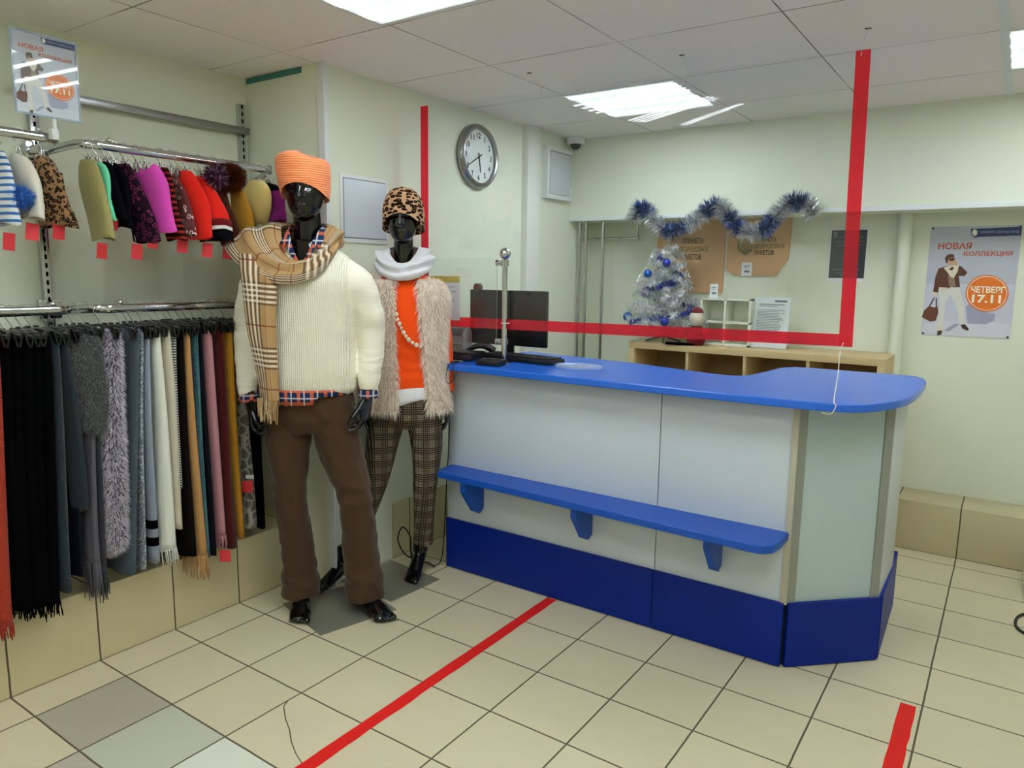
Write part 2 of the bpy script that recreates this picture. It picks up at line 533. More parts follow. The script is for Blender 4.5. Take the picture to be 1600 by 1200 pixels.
# ------------------------------------------------------------------ ceiling lamps
def lamp_mat():
    g = G('lamp_diffuser', .4, 0, 'f4f6f8')
    x, y, z = g.xyz(g.obj())
    # four tubes glowing through a prismatic sheet
    f = g.math('FRACT', g.math('MULTIPLY', g.math('ADD', y, .285), 4 / .57))
    d = g.math('MULTIPLY', g.math('ABSOLUTE', g.math('SUBTRACT', f, .5)), 2.0)
    w = g.math('POWER', g.math('SUBTRACT', 1.0, d), 10.0)
    rib = g.math('ADD', .88, g.math('MULTIPLY', g.math('SINE', g.math('MULTIPLY', x, 2 * PI / .012)), .12))
    e = g.math('MULTIPLY', g.math('ADD', LAMP_BASE, g.math('MULTIPLY', w, LAMP_TUBE)), rib)
    g.b.inputs['Emission Color'].default_value = (.89, 1.0, 1.03, 1)
    g.L.new(e, g.b.inputs['Emission Strength'])
    return g.mat
M['lamp'] = lamp_mat()
LX = {1: .584, 4: 2.418}
LY = {3: 2.020, 0: .188, -2: -1.024, -5: -2.842}
lamp0 = None
lamp_words = {(1, 0): 'square ceiling light panel cut off by the top edge, above the mannequins',
              (1, 3): 'square ceiling light panel with four bright tubes above the counter screen',
              (4, 3): 'square ceiling light panel at the far right beside the white ceiling strip'}
for i, x in LX.items():
    for j, y in LY.items():
        lab = lamp_words.get((i, j), 'square ceiling light panel behind the camera in the shop ceiling')
        if lamp0 is None:
            lamp0 = thing('ceiling_light', lab, 'ceiling light', (x + .286, y + .286, CEIL), 0, 'ceiling light panels')
            b = MB()
            for a0, a1 in (((-.297, -.297), (.297, -.283)), ((-.297, .283), (.297, .297)), ((-.297, -.283), (-.283, .283)), ((.283, -.283), (.297, .283))):
                b.box2((a0[0], a0[1], -.008), (a1[0], a1[1], 0))
            b.build('frame', M['trim_white'], lamp0, smooth=None)
            b = MB(); b.box2((-.283, -.283, -.004), (.283, .283, 0)); b.build('diffuser', M['lamp'], lamp0, smooth=None)
        else:
            dup(lamp0, (x + .286, y + .286, CEIL), 0, lab)

# ------------------------------------------------------------------ text and flat print helpers
def text_mesh(s, bold=0.0):
    cu = bpy.data.curves.new('t', 'FONT'); cu.body = s; cu.size = 1.0; cu.offset = bold; cu.resolution_u = 3; cu.extrude = 0.0
    ob = bpy.data.objects.new('t', cu); COL.objects.link(ob)
    dg = bpy.context.evaluated_depsgraph_get()
    me = bpy.data.meshes.new_from_object(ob.evaluated_get(dg))
    bpy.data.objects.remove(ob); bpy.data.curves.remove(cu)
    co, _ = mesh_arrays(me)
    f = [tuple(p.vertices) for p in me.polygons]
    bpy.data.meshes.remove(me)
    return co, f
def text_into(mb, s, x0, x1, z0, z1, y, mat=0, bold=0.02, sheet=None):
    """lettering filling the box x0..x1, z0..z1 on a plane facing -y"""
    co, f = text_mesh(s, bold)
    lo, hi = co.min(0), co.max(0)
    k = (co[:, :2] - lo[:2]) / np.maximum(hi[:2] - lo[:2], 1e-6)
    pts = [(x0 + a * (x1 - x0), y, z0 + c * (z1 - z0)) for a, c in k]
    mb.add(pts, f, mat)
    return mb

# advertising poster: normalised coordinates read off the print
def pn(px, py):
    t = (py - 170) / 860.0
    xl, xr = 870 - 65 * t, 1590 - 90 * t
    u = (px - xl) / (xr - xl)
    yt, yb = 175 - 10 * u, 1015 + 30 * u
    return u, 1 - (py - yt) / (yb - yt)
M['poster_sky'] = None
def poster_mats():
    if M['poster_sky'] is None:
        g = G('poster_backdrop', .35, 0, None, .5)
        z = g.xyz(g.obj())[2]
        g.col(g.mix(g.math('GREATER_THAN', g.math('ADD', z, g.math('MULTIPLY', g.noise(g.obj(), 6, 2), .02)), 0.0), lin('c9cbdb'), lin('b9bccb')))
        M['poster_sky'] = g.mat
        for k, c in dict(hair='5a3a28', face='c99b7d', glass='1c1512', jacket='5d3524', cream='ded2c0', shirt='8c735f', trousers='dcd9d6', shoe='4a2f26',
                         bag='6a3a26', strap='45281c', shade='a3a3c0', orange='e8771d', ring='f3ede4', navy='23306b', red='c8552b', letter='f8f0d8', pale='9fb0cf', floor='d3d4e0').items():
            M['print_' + k] = plain('print_' + k, c, .4)
    return M
FIG = [('floor', [(806, 1012), (822, 930), (1000, 905), (1508, 925), (1501, 1042)]),
       ('shade', [(1165, 790), (1200, 765), (1290, 825), (1390, 850), (1385, 900), (1320, 930), (1180, 925)]),
       ('shade', [(990, 985), (1080, 925), (1120, 930), (1040, 985)]),
       ('bag', [(870, 785), (905, 800), (938, 790), (946, 840), (925, 905), (880, 912), (810, 875), (828, 825)]),
       ('strap', [(868, 785), (905, 722), (914, 726), (880, 788)]), ('strap', [(922, 725), (932, 725), (934, 795), (924, 795)]),
       ('trousers', [(945, 655), (1110, 635), (1150, 780), (1162, 938), (1122, 938), (1088, 780), (1042, 700), (1000, 760), (985, 950), (935, 948), (955, 780)]),
       ('cream', [(935, 946), (985, 950), (978, 985), (945, 985)]),
       ('shoe', [(942, 985), (980, 980), (975, 1012), (938, 1022)]), ('shoe', [(1125, 935), (1160, 930), (1192, 970), (1180, 982), (1140, 965)]),
       ('jacket', [(940, 495), (1000, 478), (1085, 468), (1122, 478), (1172, 525), (1150, 555), (1105, 552), (1116, 640), (1060, 642), (1040, 582), (1030, 650), (945, 652), (937, 690), (898, 682), (915, 560)]),
       ('shirt', [(1030, 500), (1062, 540), (1082, 632), (1030, 645), (1018, 560)]),
       ('cream', [(980, 490), (1028, 476), (1104, 468), (1094, 520), (1062, 572), (1040, 560), (1008, 520)]),
       ('strap', [(1022, 500), (1050, 482), (1066, 490), (1048, 512)]),
       ('cream', [(945, 640), (1020, 645), (1020, 668), (945, 662)]), ('cream', [(895, 676), (940, 682), (938, 706), (895, 702)]),
       ('face', [(1006, 420), (1062, 408), (1068, 440), (1056, 468), (1030, 474), (1008, 455)]),
       ('hair', [(988, 422), (1000, 396), (1030, 383), (1062, 388), (1066, 412), (1040, 412), (1020, 425), (1010, 458), (1000, 452)]),
       ('glass', [(1024, 422), (1066, 414), (1068, 430), (1030, 438)]),
       ('face', [(1068, 428), (1096, 452), (1086, 482), (1066, 466)])]
def poster_parts(root, w, h, navy_text=True):
    """children of root: sheet, figure, headline, banner, badge; facing -y, root at the sheet's centre"""
    P = poster_mats()
    b = MB(); b.box((0, 0, 0), (w, .0012, h))
    sh = b.build('sheet', [P['poster_sky']], root, smooth=None)
    def pt(px, py, y):
        u, v = pn(px, py); return ((u - .5) * w, y, (v - .5) * h)
    keys = sorted(set(k for k, _ in FIG))
    b = MB()
    for n, (k, poly) in enumerate(FIG):
        y = -.0009 - .00008 * n
        b.add([pt(px, py, y) for px, py in poly], [tuple(range(len(poly)))], keys.index(k))
    b.build('figure_print', [P['print_' + k] for k in keys], root, smooth=None)
    b = MB()
    for s, (x0, x1, y0, y1) in (('НОВАЯ', (930, 1205, 348, 296)), ('КОЛЛЕКЦИЯ', (1138, 1520, 406, 362))):
        a, c = pt(x0, y0, 0), pt(x1, y1, 0)
        text_into(b, s, a[0], c[0], a[2], c[2], -.0012, 0, .025)
    b.build('headline', [P['print_red']], root, smooth=None)
    b = MB()
    poly = [(1192, 192), (1586, 178), (1580, 245), (1255, 254), (1225, 260), (1197, 238)]
    b.add([pt(px, py, -.0012) for px, py in poly], [tuple(range(len(poly)))], 0)
    a, c = pt(1268, 230, 0), pt(1565, 206, 0)
    text_into(b, 'ПЛАНЕТА СЕКОНД ХЕНД', a[0], c[0], a[2], c[2], -.0016, 1, .01)
    for k in range(2):   # little crest
        r = (26, 18)[k]
        poly = [(1224 + r * .9 * math.cos(t) , 220 + r * 1.1 * math.sin(t)) for t in np.linspace(0, 2 * PI, 12, endpoint=False)]
        b.add([pt(px, py, -.0014 - .0002 * k) for px, py in poly], [tuple(range(12))], (1, 2)[k])
    b.build('banner', [P['print_navy'], P['print_pale'], P['print_letter']], root, smooth=None)
    b = MB()
    for r, y, m in ((1.0, -.0026, 0), (.93, -.0028, 1), (.90, -.003, 0)):
        ring = [pt(1325 + 165 * r * math.cos(t), 688 + 143 * r * math.sin(t), y) for t in np.linspace(0, 2 * PI, 48, endpoint=False)]
        b.add(ring, [tuple(range(48))], m)
    for s, (x0, x1, y0, y1) in (('ЧЕТВЕРГ', (1200, 1466, 682, 636)), ('17.11', (1208, 1436, 760, 702))):
        a, c = pt(x0, y0, 0), pt(x1, y1, 0)
        text_into(b, s, a[0], c[0], a[2], c[2], -.0033, 2, .03)
    b.build('badge', [P['print_orange'], P['print_ring'], P['print_letter']], root, smooth=None)
    return sh
t = thing('poster', 'large advertising poster with orange date badge on the back wall right of the white pipe', 'poster', (2.317, 3.397, 1.447))
poster_parts(t, .41, .588)
for x, z in ((-.195, .285), (.195, .285), (-.195, -.285), (.195, -.285)):
    MB().lathe([(.006, -.004), (.006, 0)], (x, 0, z), 10, 'y').build('pin', M['dark_plastic'], t)

# small dark notice
t = thing('notice', 'small dark notice sheet pinned to the back wall left of the white pipe', 'notice', (1.70, 3.397, 1.59))
b = MB(); b.box((0, 0, 0), (.205, .0015, .305)); b.build('sheet', M['paper'], t, smooth=None)
b = MB(); b.box((.002, -.0012, .006), (.19, .001, .275))
for k, (z, x0, x1) in enumerate(((.10, -.05, .08), (.075, -.07, .085), (.055, -.06, .07), (-.085, -.07, .075), (-.105, -.055, .06), (-.118, -.03, .05))):
    rr = random.Random(k); x = x0
    while x < x1:
        w = rr.uniform(.006, .018); b.box2((x, -.0022, z), (min(x + w, x1), -.0016, z + .006), mat=1); x += w + .004
b.box2((-.08, -.0022, .10), (-.062, -.0016, .135), mat=1)
b.build('dark_panel', [plain('notice_dark', '2c3238', .35), M['ink']], t, smooth=None)

# ------------------------------------------------------------------ clock (on the left wall)
t = thing('wall_clock', 'round silver wall clock showing twenty to six on the cream wall', 'clock', (0.0, 2.07, 2.095), PI / 2)
# local frame: faces -y locally, x to the right
def face_pts(r, y, n=48): return [(r * math.cos(a), y, r * math.sin(a)) for a in np.linspace(0, 2 * PI, n, endpoint=False)]
b = MB(); b.lathe([(.150, 0), (.168, 0), (.172, -.012), (.170, -.030), (.160, -.042), (.150, -.045), (.142, -.040), (.140, -.030)], n=56, axis='y', caps=False)
b.build('rim', M['steel'], t)
b = MB(); b.lathe([(.150, -.012), (.150, -.022)], n=48, axis='y'); b.build('dial', plain('dial_white', 'e9ecef', .5), t)
for k in range(12):
    b = MB(); a = PI / 2 - 2 * PI * (k + 1) / 12; s = str(k + 1); cx, cz = .111 * math.cos(a), .111 * math.sin(a)
    w = .026 if len(s) > 1 else .0155
    if s == '1': w = .007
    text_into(b, s, cx - w / 2 - (.004 if len(s) > 1 else 0), cx + w / 2 + (.004 if len(s) > 1 else 0), cz - .0155, cz + .0155, -.0232, 0, .03)
    b.build('numeral', M['ink_dark'], t, smooth=None)
def hand(ang, L, back, w, y):
    b = MB(); d = (math.sin(ang), math.cos(ang)); q = (d[1], -d[0])
    p = [(d[0] * -back + q[0] * w, d[1] * -back + q[1] * w), (d[0] * -back - q[0] * w, d[1] * -back - q[1] * w), (d[0] * L - q[0] * w * .6, d[1] * L - q[1] * w * .6), (d[0] * L + q[0] * w * .6, d[1] * L + q[1] * w * .6)]
    return b.prism(p, y, y - .0015, 'xz')
hand(2 * PI * (5 + 40 / 60) / 12, .085, .02, .0045, -.026).build('hour_hand', M['ink_dark'], t, smooth=None)
hand(2 * PI * 40 / 60, .115, .025, .0035, -.028).build('minute_hand', M['ink_dark'], t, smooth=None)
def glassmat(name, tint=(1, 1, 1, 1), refl=1.0, body=None, bodyfac=0.0, ior=1.45, rough=0.0):
    m = bpy.data.materials.new(name); m.use_nodes = True; T = m.node_tree; T.nodes.clear()
    out = T.nodes.new('ShaderNodeOutputMaterial'); tr = T.nodes.new('ShaderNodeBsdfTransparent'); tr.inputs[0].default_value = tint
    gl = T.nodes.new('ShaderNodeBsdfGlossy'); gl.inputs['Roughness'].default_value = rough
    lw = T.nodes.new('ShaderNodeLayerWeight'); lw.inputs[0].default_value = .5
    pw = T.nodes.new('ShaderNodeMath'); pw.operation = 'POWER'; pw.inputs[1].default_value = 5.0; T.links.new(lw.outputs['Facing'], pw.inputs[0])
    mm = T.nodes.new('ShaderNodeMath'); mm.operation = 'MULTIPLY_ADD'; f0 = ((ior - 1) / (ior + 1)) ** 2
    mm.inputs[1].default_value = (1 - f0) * refl; mm.inputs[2].default_value = f0 * refl; T.links.new(pw.outputs[0], mm.inputs[0])
    base = tr.outputs[0]
    if body is not None:
        df = T.nodes.new('ShaderNodeBsdfDiffuse'); df.inputs[0].default_value = body
        x0 = T.nodes.new('ShaderNodeMixShader'); x0.inputs[0].default_value = bodyfac
        T.links.new(tr.outputs[0], x0.inputs[1]); T.links.new(df.outputs[0], x0.inputs[2]); base = x0.outputs[0]
    x = T.nodes.new('ShaderNodeMixShader'); T.links.new(mm.outputs[0], x.inputs[0]); T.links.new(base, x.inputs[1]); T.links.new(gl.outputs[0], x.inputs[2])
    T.links.new(x.outputs[0], out.inputs[0])
    return m
M['glass'] = glassmat('acrylic_clear', (.985, .995, .99, 1), 1.0)
M['glass_edge'] = glassmat('acrylic_edge', (.75, .88, .84, 1), 1.0, (.55, .66, .62, 1), .5)
M['tape'] = glassmat('red_tape_film', (1.0, .17, .24, 1), .8, (1.0, .07, .11, 1), .27, 1.4, .05)
b = MB(); b.lathe([(.149, -.0335), (.08, -.0375), (.002, -.0385)], n=40, axis='y', caps=False); b.build('glass_cover', M['glass'], t)

# panels on the left wall
t = thing('wall_hatch', 'pale square hatch cover on the left wall between the two mannequin heads', 'hatch', (0, 1.225, 1.745), PI / 2)
b = MB(); b.box2((-.152, -.008, -.152), (.152, 0, .150), .003); b.build('frame', M['trim_white'], t)
b = MB(); b.box2((-.132, -.012, -.128), (.132, -.007, .130), .002); b.build('cover', plain('hatch_cover', 'cfd6e4', .3), t)
b = MB(); b.box2((-.135, -.0086, -.132), (.135, -.0078, .134)); b.build('seam', M['ink'], t, smooth=None)
t = thing('electric_box', 'small white electrical box high on the left wall near the far corner', 'electrical box', (0, 2.915, 2.10), PI / 2)
b = MB(); b.box2((-.155, -.04, -.165), (.155, 0, .155), .004); b.build('frame', M['trim_white'], t)
b = MB(); b.box2((-.13, -.046, -.135), (.125, -.038, .125), .002); b.build('door', plain('box_door', 'c8ccd6', .4), t)
b = MB(); b.box2((.125, -.043, -.08), (.132, -.036, .125)); b.box2((-.12, -.043, .124), (.132, -.036, .129)); b.build('gap', M['ink_dark'], t, smooth=None)
t = thing('security_camera', 'small white dome security camera in the ceiling corner', 'security camera', (.075, 3.04, CEIL))
b = MB(); b.lathe([(.060, 0), (.060, -.034), (.050, -.044)], n=28); b.build('base', M['white_plastic'], t)
b = MB(); b.sphere((0, 0, -.044), .036, 20, 12); b.build('dome', M['black_gloss'], t)

# ------------------------------------------------------------------ counter
M['laminate'] = plain('grey_white_laminate', 'c8d0d8', .35, 0, .45, (60, .05))
M['laminate_shaded'] = plain('grey_green_laminate', 'b4c6c8', .35, 0, .45)  # darker copy of the laminate; the weaker light is put into the colour
M['alu'] = plain('grey_trim', '94968f', .4, .2)
M['beige_edge'] = plain('beige_edge_strip', 'b7b2a0', .5)
M['blue_lit'] = plain('blue_paint_lit', '1f66da', .24, 0, .6, (30, .06))  # lit copy of the bench blue, reflected light on the top painted in
M['blue'] = plain('blue_paint', '1350b6', .36, 0, .35, (30, .06))
M['blue_dark'] = plain('blue_plinth_paint', '002286', .45, 0, .22, (30, .06))
t = thing('reception_counter', 'white and blue reception counter with bench shelf and angled right end', 'counter', (0, 0, 0))
top = [(.352, 1.385), (.37, 1.373)] + [(1.0, 1.366), (1.84, 1.366)] + [tuple(p) for p in catmull([(1.98, 1.372), (2.10, 1.405), (2.185, 1.50), (2.245, 1.68), (2.262, 1.92), (2.258, 2.20)], 5)] \
    + [(2.243, 2.30), (2.21, 2.355), (2.15, 2.377), (1.76, 2.368)] + [tuple(p) for p in catmull([(1.70, 2.355), (1.652, 2.27), (1.628, 2.06), (1.600, 1.90), (1.545, 1.862), (1.45, 1.872)], 5)] + [(1.06, 1.985), (.352, 2.095)]
b = MB(); b.prism(top, 1.012, 1.041)
ct = b.build('countertop', M['blue_lit'], t, smooth=.5)
bv = ct.modifiers.new('bevel', 'BEVEL'); bv.width = .004; bv.segments = 2; bv.limit_method = 'ANGLE'
b = MB(); b.box2((.297, 1.472, .25), (1.402, 1.492, 1.012), .0015); b.build('front_panel', M['laminate'], t)
b = MB(); b.box2((1.406, 1.472, .25), (1.915, 1.492, 1.012), .0015); b.build('front_panel', M['laminate'], t)
b = MB(); b.box2((.297, 1.492, 0), (.317, 2.02, 1.012), .0015); b.build('end_panel', M['laminate_shaded'], t)
A, B = np.array((1.93, 1.478)), np.array((2.206, 1.744))
dd = (B - A) / np.linalg.norm(B - A); nn = np.array((dd[1], -dd[0])); LL = np.linalg.norm(B - A)
def diag(x0, x1, o0, o1, z0, z1, name, mat):
    P = [A + dd * x0 + nn * o1, A + dd * x1 + nn * o1, A + dd * x1 + nn * o0, A + dd * x0 + nn * o0]
    b = MB(); b.prism([tuple(p) for p in P], z0, z1)
    return b.build(name, mat, t, smooth=None)
diag(.03, LL - .03, -.022, -.004, .25, 1.012, 'angled_panel', M['laminate_shaded'])
diag(0, .034, -.02, .004, .25, 1.012, 'grey_strip', M['alu'])
diag(LL - .036, LL - .002, -.02, .004, .25, 1.012, 'grey_strip', M['alu'])
b = MB(); b.box2((1.911, 1.466, .25), (1.934, 1.49, 1.012), .001); b.build('edge_strip', M['beige_edge'], t)
b = MB(); b.box2((2.19, 1.75, .25), (2.208, 2.12, 1.012), .0015); b.build('side_panel', M['laminate'], t)
b = MB(); b.box2((.2965, 1.458, .004), (1.402, 1.474, .256), .0015); b.build('plinth', M['blue_dark'], t)
b = MB(); b.box2((1.405, 1.458, .004), (1.926, 1.474, .256), .0015); b.build('plinth', M['blue_dark'], t)
diag(.004, LL + .004, 0, .016, .004, .256, 'plinth', M['blue_dark'])
b = MB(); b.prism([(2.206, 1.752), (2.222, 1.752), (2.205, 2.31), (2.189, 2.31)], .004, .256); b.build('plinth', M['blue_dark'], t, smooth=None)
b = MB(); b.box2((.32, 1.49, 0), (1.92, 1.52, .25)); b.prism([tuple(A + dd * .0 - nn * .03), tuple(B - nn * .03), tuple(B - nn * .012), tuple(A - nn * .012)], 0, .25)
b.build('plinth_core', M['ink_dark'], t, smooth=None)
# bench shelf on brackets
b = MB(); b.prism([(.325, 1.472), (.332, 1.345), (.348, 1.325)] + [(1.85, 1.262), (1.885, 1.268), (1.915, 1.30), (1.925, 1.36), (1.925, 1.472)], .502, .532)
bs = b.build('bench_shelf', M['blue'], t, smooth=.5)
bv = bs.modifiers.new('bevel', 'BEVEL'); bv.width = .003; bv.segments = 2; bv.limit_method = 'ANGLE'
for x in (.505, 1.095, 1.668):
    b = MB(); b.prism([(1.472, .502), (1.325, .502), (1.325, .455), (1.405, .345), (1.44, .328), (1.472, .345)], x - .014, x + .014, 'yz')
    b.build('bracket', M['blue'], t, smooth=None)

# ------------------------------------------------------------------ hanging acrylic screen over the counter
SX0, SX1, SZ0, SZ1 = .075, 2.031, 1.200, 2.255
def sy(x, z): return 1.600 + .1380 * (x - .56) + (-.0625 - .079 * math.tanh((x - 1.33) / 1.042)) * (z - 1.22)
def slab(b, x0, x1, z0, z1, d0, d1, mat=0):
    """piece of the slightly warped hanging sheet"""
    n = max(1, int((x1 - x0) / .05)); o = []
    rings = []
    for k in range(n + 1):
        x = x0 + (x1 - x0) * k / n
        rings.append([(x, sy(x, z0) + d0, z0), (x, sy(x, z1) + d0, z1), (x, sy(x, z1) + d1, z1), (x, sy(x, z0) + d1, z0)])
    return b.loft(rings, mat=mat)
t = thing('hanging_screen', 'large clear acrylic screen edged with red tape hanging above the counter', 'protective screen', (0, 0, 0))
slab(MB(), SX0, SX1, SZ0, SZ1, 0, .003).build('acrylic_pane', M['glass'], t, smooth=.6)
W = .048
slab(MB(), SX1 - W, SX1, SZ0, SZ1, -.0006, -.0002).build('tape_strip', M['tape'], t, smooth=None)
slab(MB(), SX0, SX1, SZ0, SZ0 + W, -.0011, -.0007).build('tape_strip', M['tape'], t, smooth=None)
slab(MB(), SX0, SX0 + W * .9, SZ0, SZ1, -.0006, -.0002).build('tape_strip', M['tape'], t, smooth=None)
def cord(name, pts, r, mat, parent): return MB().tube(catmull(pts, 6), r, 6).build(name, mat, parent)
for x, xc, yc in ((.72, .672, 1.585), (1.375, 1.335, 1.690), (2.0, 2.01, 1.735)):
    y = sy(x, SZ1)
    cord('suspension_string', [(x, y, SZ1 - .02), (x + .002, y + .004, SZ1 + .01), ((x + xc) / 2, (y + yc) / 2, 2.30), (xc, yc, CEIL)], .0014, M['string'], t)
    MB().tube([(xc - .012, yc, CEIL - .002), (xc + .008, yc, CEIL - .003)], .0025, 6).build('ceiling_clip', M['dark_plastic'], t)
y = sy(2.0, SZ0 + .02)
cord('tie_string', [(2.0, y - .004, SZ0 + .016), (1.996, y - .03, SZ0 - .02), (2.025, 1.60, 1.12), (2.055, 1.40, 1.052), (2.065, 1.384, 1.035), (2.05, 1.386, 1.004), (2.02, 1.392, 1.006)], .0016, M['string'], t)
MB().sphere((1.996, y - .03, SZ0 - .026), .006).build('knot', M['string'], t)

# price sheet taped to the screen
t = thing('price_sheet', 'printed sheet with a yellow header taped to the screen behind the fur vest', 'paper sheet', (0, 0, 0))
slab(MB(), .105, .298, 1.415, 1.446, -.0030, -.0023).build('header', plain('sheet_yellow', 'c8b45a', .5), t, smooth=None)
b = slab(MB(), .105, .298, 1.232, 1.446, -.0022, -.0014)
for k in range(14):
    z = 1.392 - k * .0112; rr = random.Random(k)
    slab(b, .118, .118 + rr.uniform(.10, .165), z, z + .0028, -.0030, -.0023, 1)
b.build('sheet', [plain('sheet_lilac', 'd8d2dc', .5), M['ink']], t, smooth=None)

# chrome post with clamps, and the small side glass it holds
t = thing('screen_post', 'chrome post with ball top and two glass clamps standing on the blue counter', 'post', (.563, 1.566, 1.041))
MB().lathe([(.034, 0), (.034, .006), (.016, .012), (.0125, .016)], n=28).build('base', M['chrome'], t)
MB().lathe([(.0125, .01), (.0125, .485)], n=24).build('pole', M['chrome'], t)
MB().sphere((0, 0, .512), .027, 28, 18).build('ball', M['chrome'], t)
for z in (.47, .105):
    b = MB(); b.lathe([(.0185, z - .014), (.0185, z + .014)], n=24); b.box((-.026, -.012, z), (.030, .020, .026), .004, math.radians(6))
    b.sphere((-.022, -.026, z), .006); b.build('clamp', M['chrome'], t)
b = MB(); b.tube([(.016 * math.cos(a), .022 * math.sin(a) + .006, .19) for a in np.linspace(0, 2 * PI, 16, endpoint=False)], .0018, 6, closed=True); b.build('cord_loop', M['string'], t)
b = MB(); P = [(.532, 1.546), (.03, 1.478)]
b.add([(P[0][0], P[0][1], 1.125), (P[1][0], P[1][1], 1.125), (P[1][0], P[1][1], 1.532), (P[0][0], P[0][1], 1.532),
       (P[0][0], P[0][1] + .004, 1.125), (P[1][0], P[1][1] + .004, 1.125), (P[1][0], P[1][1] + .004, 1.532), (P[0][0], P[0][1] + .004, 1.532)],
      [(0, 1, 2, 3), (7, 6, 5, 4)], 0)
k = len(b.v)
b.add(b.v[:8], [(0, 4, 5, 1), (1, 5, 6, 2), (2, 6, 7, 3), (3, 7, 4, 0)], 1)
tag(b.build('side_glass', [M['glass'], M['glass_edge']], smooth=None), 'low clear side glass clamped to the chrome post on the counter', 'glass panel')

# ------------------------------------------------------------------ things on the counter
CZ = 1.041
t = thing('monitor', 'black computer monitor seen from behind, standing on the counter', 'monitor', (.37, 1.87, CZ + .001), math.radians(1.5))
b = MB(); b.box((0, 0, .192), (.475, .018, .285), .006); b.build('back_cover', plain('monitor_back', '1a1a1c', .22, 0, .5), t)
b = MB(); b.box((0, .012, .192), (.47, .008, .28), .003); b.build('bezel', M['black_plastic'], t)
b = MB(); b.box((0, .0165, .194), (.45, .001, .258)); b.build('screen', M['black_gloss'], t, smooth=None)
b = MB(); b.box((0, .01, .035), (.07, .012, .08), .004); b.build('stand', M['black_plastic'], t)
b = MB(); b.lathe([(.075, 0), (.075, .006), (.03, .012)], n=32); b.build('foot', M['black_plastic'], t)
t = thing('webcam', 'small round dark webcam peeking over the top of the monitor', 'webcam', (.19, 1.853, CZ + .335))
MB().lathe([(.001, -.018), (.021, -.016), (.0215, .01), (.001, .012)], (0, 0, .012), 24, 'y').build('housing', plain('webcam_brown', '4a3d3b', .4), t)
MB().box((0, .012, -.008), (.024, .030, .006), .002).build('clip', M['black_plastic'], t)
t = thing('receipt_printer', 'grey receipt printer with a dark rounded lid at the left end of the counter', 'printer', (.115, 1.76, CZ), math.radians(20))
b = MB(); prof = [(-.075, 0), (.075, 0), (.075, .105), (.05, .128), (.0, .140), (-.045, .128), (-.072, .10), (-.080, .05)]
b.prism(prof, -.065, .065, 'yz'); b.build('body', M['grey_plastic'], t, smooth=.6)
b = MB(); b.prism([(.076, .108), (.05, .131), (.0, .143), (-.045, .131), (-.074, .102), (-.066, .094), (-.04, .115), (.0, .125), (.05, .11)], -.058, .058, 'yz'); b.build('lid', plain('printer_lid', '3c4048', .35), t, smooth=.6)
b = MB(); b.box((0, -.079, .06), (.12, .006, .004)); b.build('slot', M['white_plastic'], t, smooth=None)
t = thing('barcode_scanner', 'black handheld barcode scanner lying on the counter beside the printer', 'scanner', (.315, 1.70, CZ), math.radians(35))
b = MB(); b.tube(catmull([(-.075, 0, .02), (-.04, 0, .045), (.0, 0, .058), (.045, 0, .05), (.075, 0, .03)], 5), [.014] * 6 + [.018] * 8 + [.022] * 7, 12, flat=(.8, 1.2)); b.build('body', M['black_plastic'], t)
b = MB(); b.box((0, 0, .012), (.08, .05, .024), .006); b.build('cradle', M['black_plastic'], t)
b = MB(); b.lathe([(.0235, 0), (.0235, .006)], (.075, 0, .028), 16, 'x'); b.build('window', M['dark_plastic'], t)
t = thing('keyboard', 'long black keyboard on the counter in front of the monitor foot', 'keyboard', (.575, 1.70, CZ), math.radians(-4))
b = MB(); b.box((0, 0, .012), (.42, .13, .022), .005); b.build('case', M['black_plastic'], t)
b = MB()
for r in range(5):
    for c in range(20):
        b.box((-.19 + c * .02, .045 - r * .022, .026), (.016, .017, .008), .002)
b.build('keys', plain('key_black', '1c1c1e', .5), t)
t = thing('card_terminal', 'black card terminal with keypad at the foot of the chrome post', 'card terminal', (.555, 1.475, CZ), math.radians(12))
b = MB(); b.box((0, 0, .014), (.12, .085, .026), .006); b.build('case', M['black_plastic'], t)
b = MB()
for r in range(3):
    for c in range(5): b.box((-.036 + c * .018, -.022 + r * .02, .029), (.012, .012, .006), .002)
b.build('buttons', M['dark_plastic'], t)
t = thing('cash_register', 'flat black cash register box at the counter end under the printer', 'cash register', (.345, 1.565, CZ), math.radians(6))
b = MB(); b.box((0, 0, .022), (.13, .12, .042), .006); b.build('case', M['black_plastic'], t)
b = MB(); b.box((0, -.062, .02), (.11, .004, .026), .001); b.build('drawer_front', M['dark_plastic'], t)
t = thing('coin_tray', 'clear plastic change tray lying on the blue counter', 'tray', (.92, 1.655, CZ), math.radians(10))
M['tray'] = glassmat('tray_plastic', (.85, .9, .97, 1), 1.0, (.62, .72, .9, 1), .35, 1.45, .08)
b = MB()
ring = lambda s, z: [(s * .105 * math.cos(a) * (1 + .12 * math.cos(2 * a)), s * .075 * math.sin(a), z) for a in np.linspace(0, 2 * PI, 40, endpoint=False)]
b.loft([ring(1, .001), ring(1.0, .012), ring(.94, .014), ring(.86, .008), ring(.5, .006), ring(.02, .006)]); b.build('dish', M['tray'], t)
tag(MB().tube(catmull([(.40, 1.45, 1.046), (.392, 1.395, 1.046), (.388, 1.362, 1.03), (.385, 1.352, .97), (.40, 1.36, .955), (.43, 1.358, .985), (.42, 1.360, 1.03), (.41, 1.40, 1.046)], 8), .0025, 6).build('loop_cable', M['cable']),
    'thin black cable looping over the left front edge of the counter', 'cable')
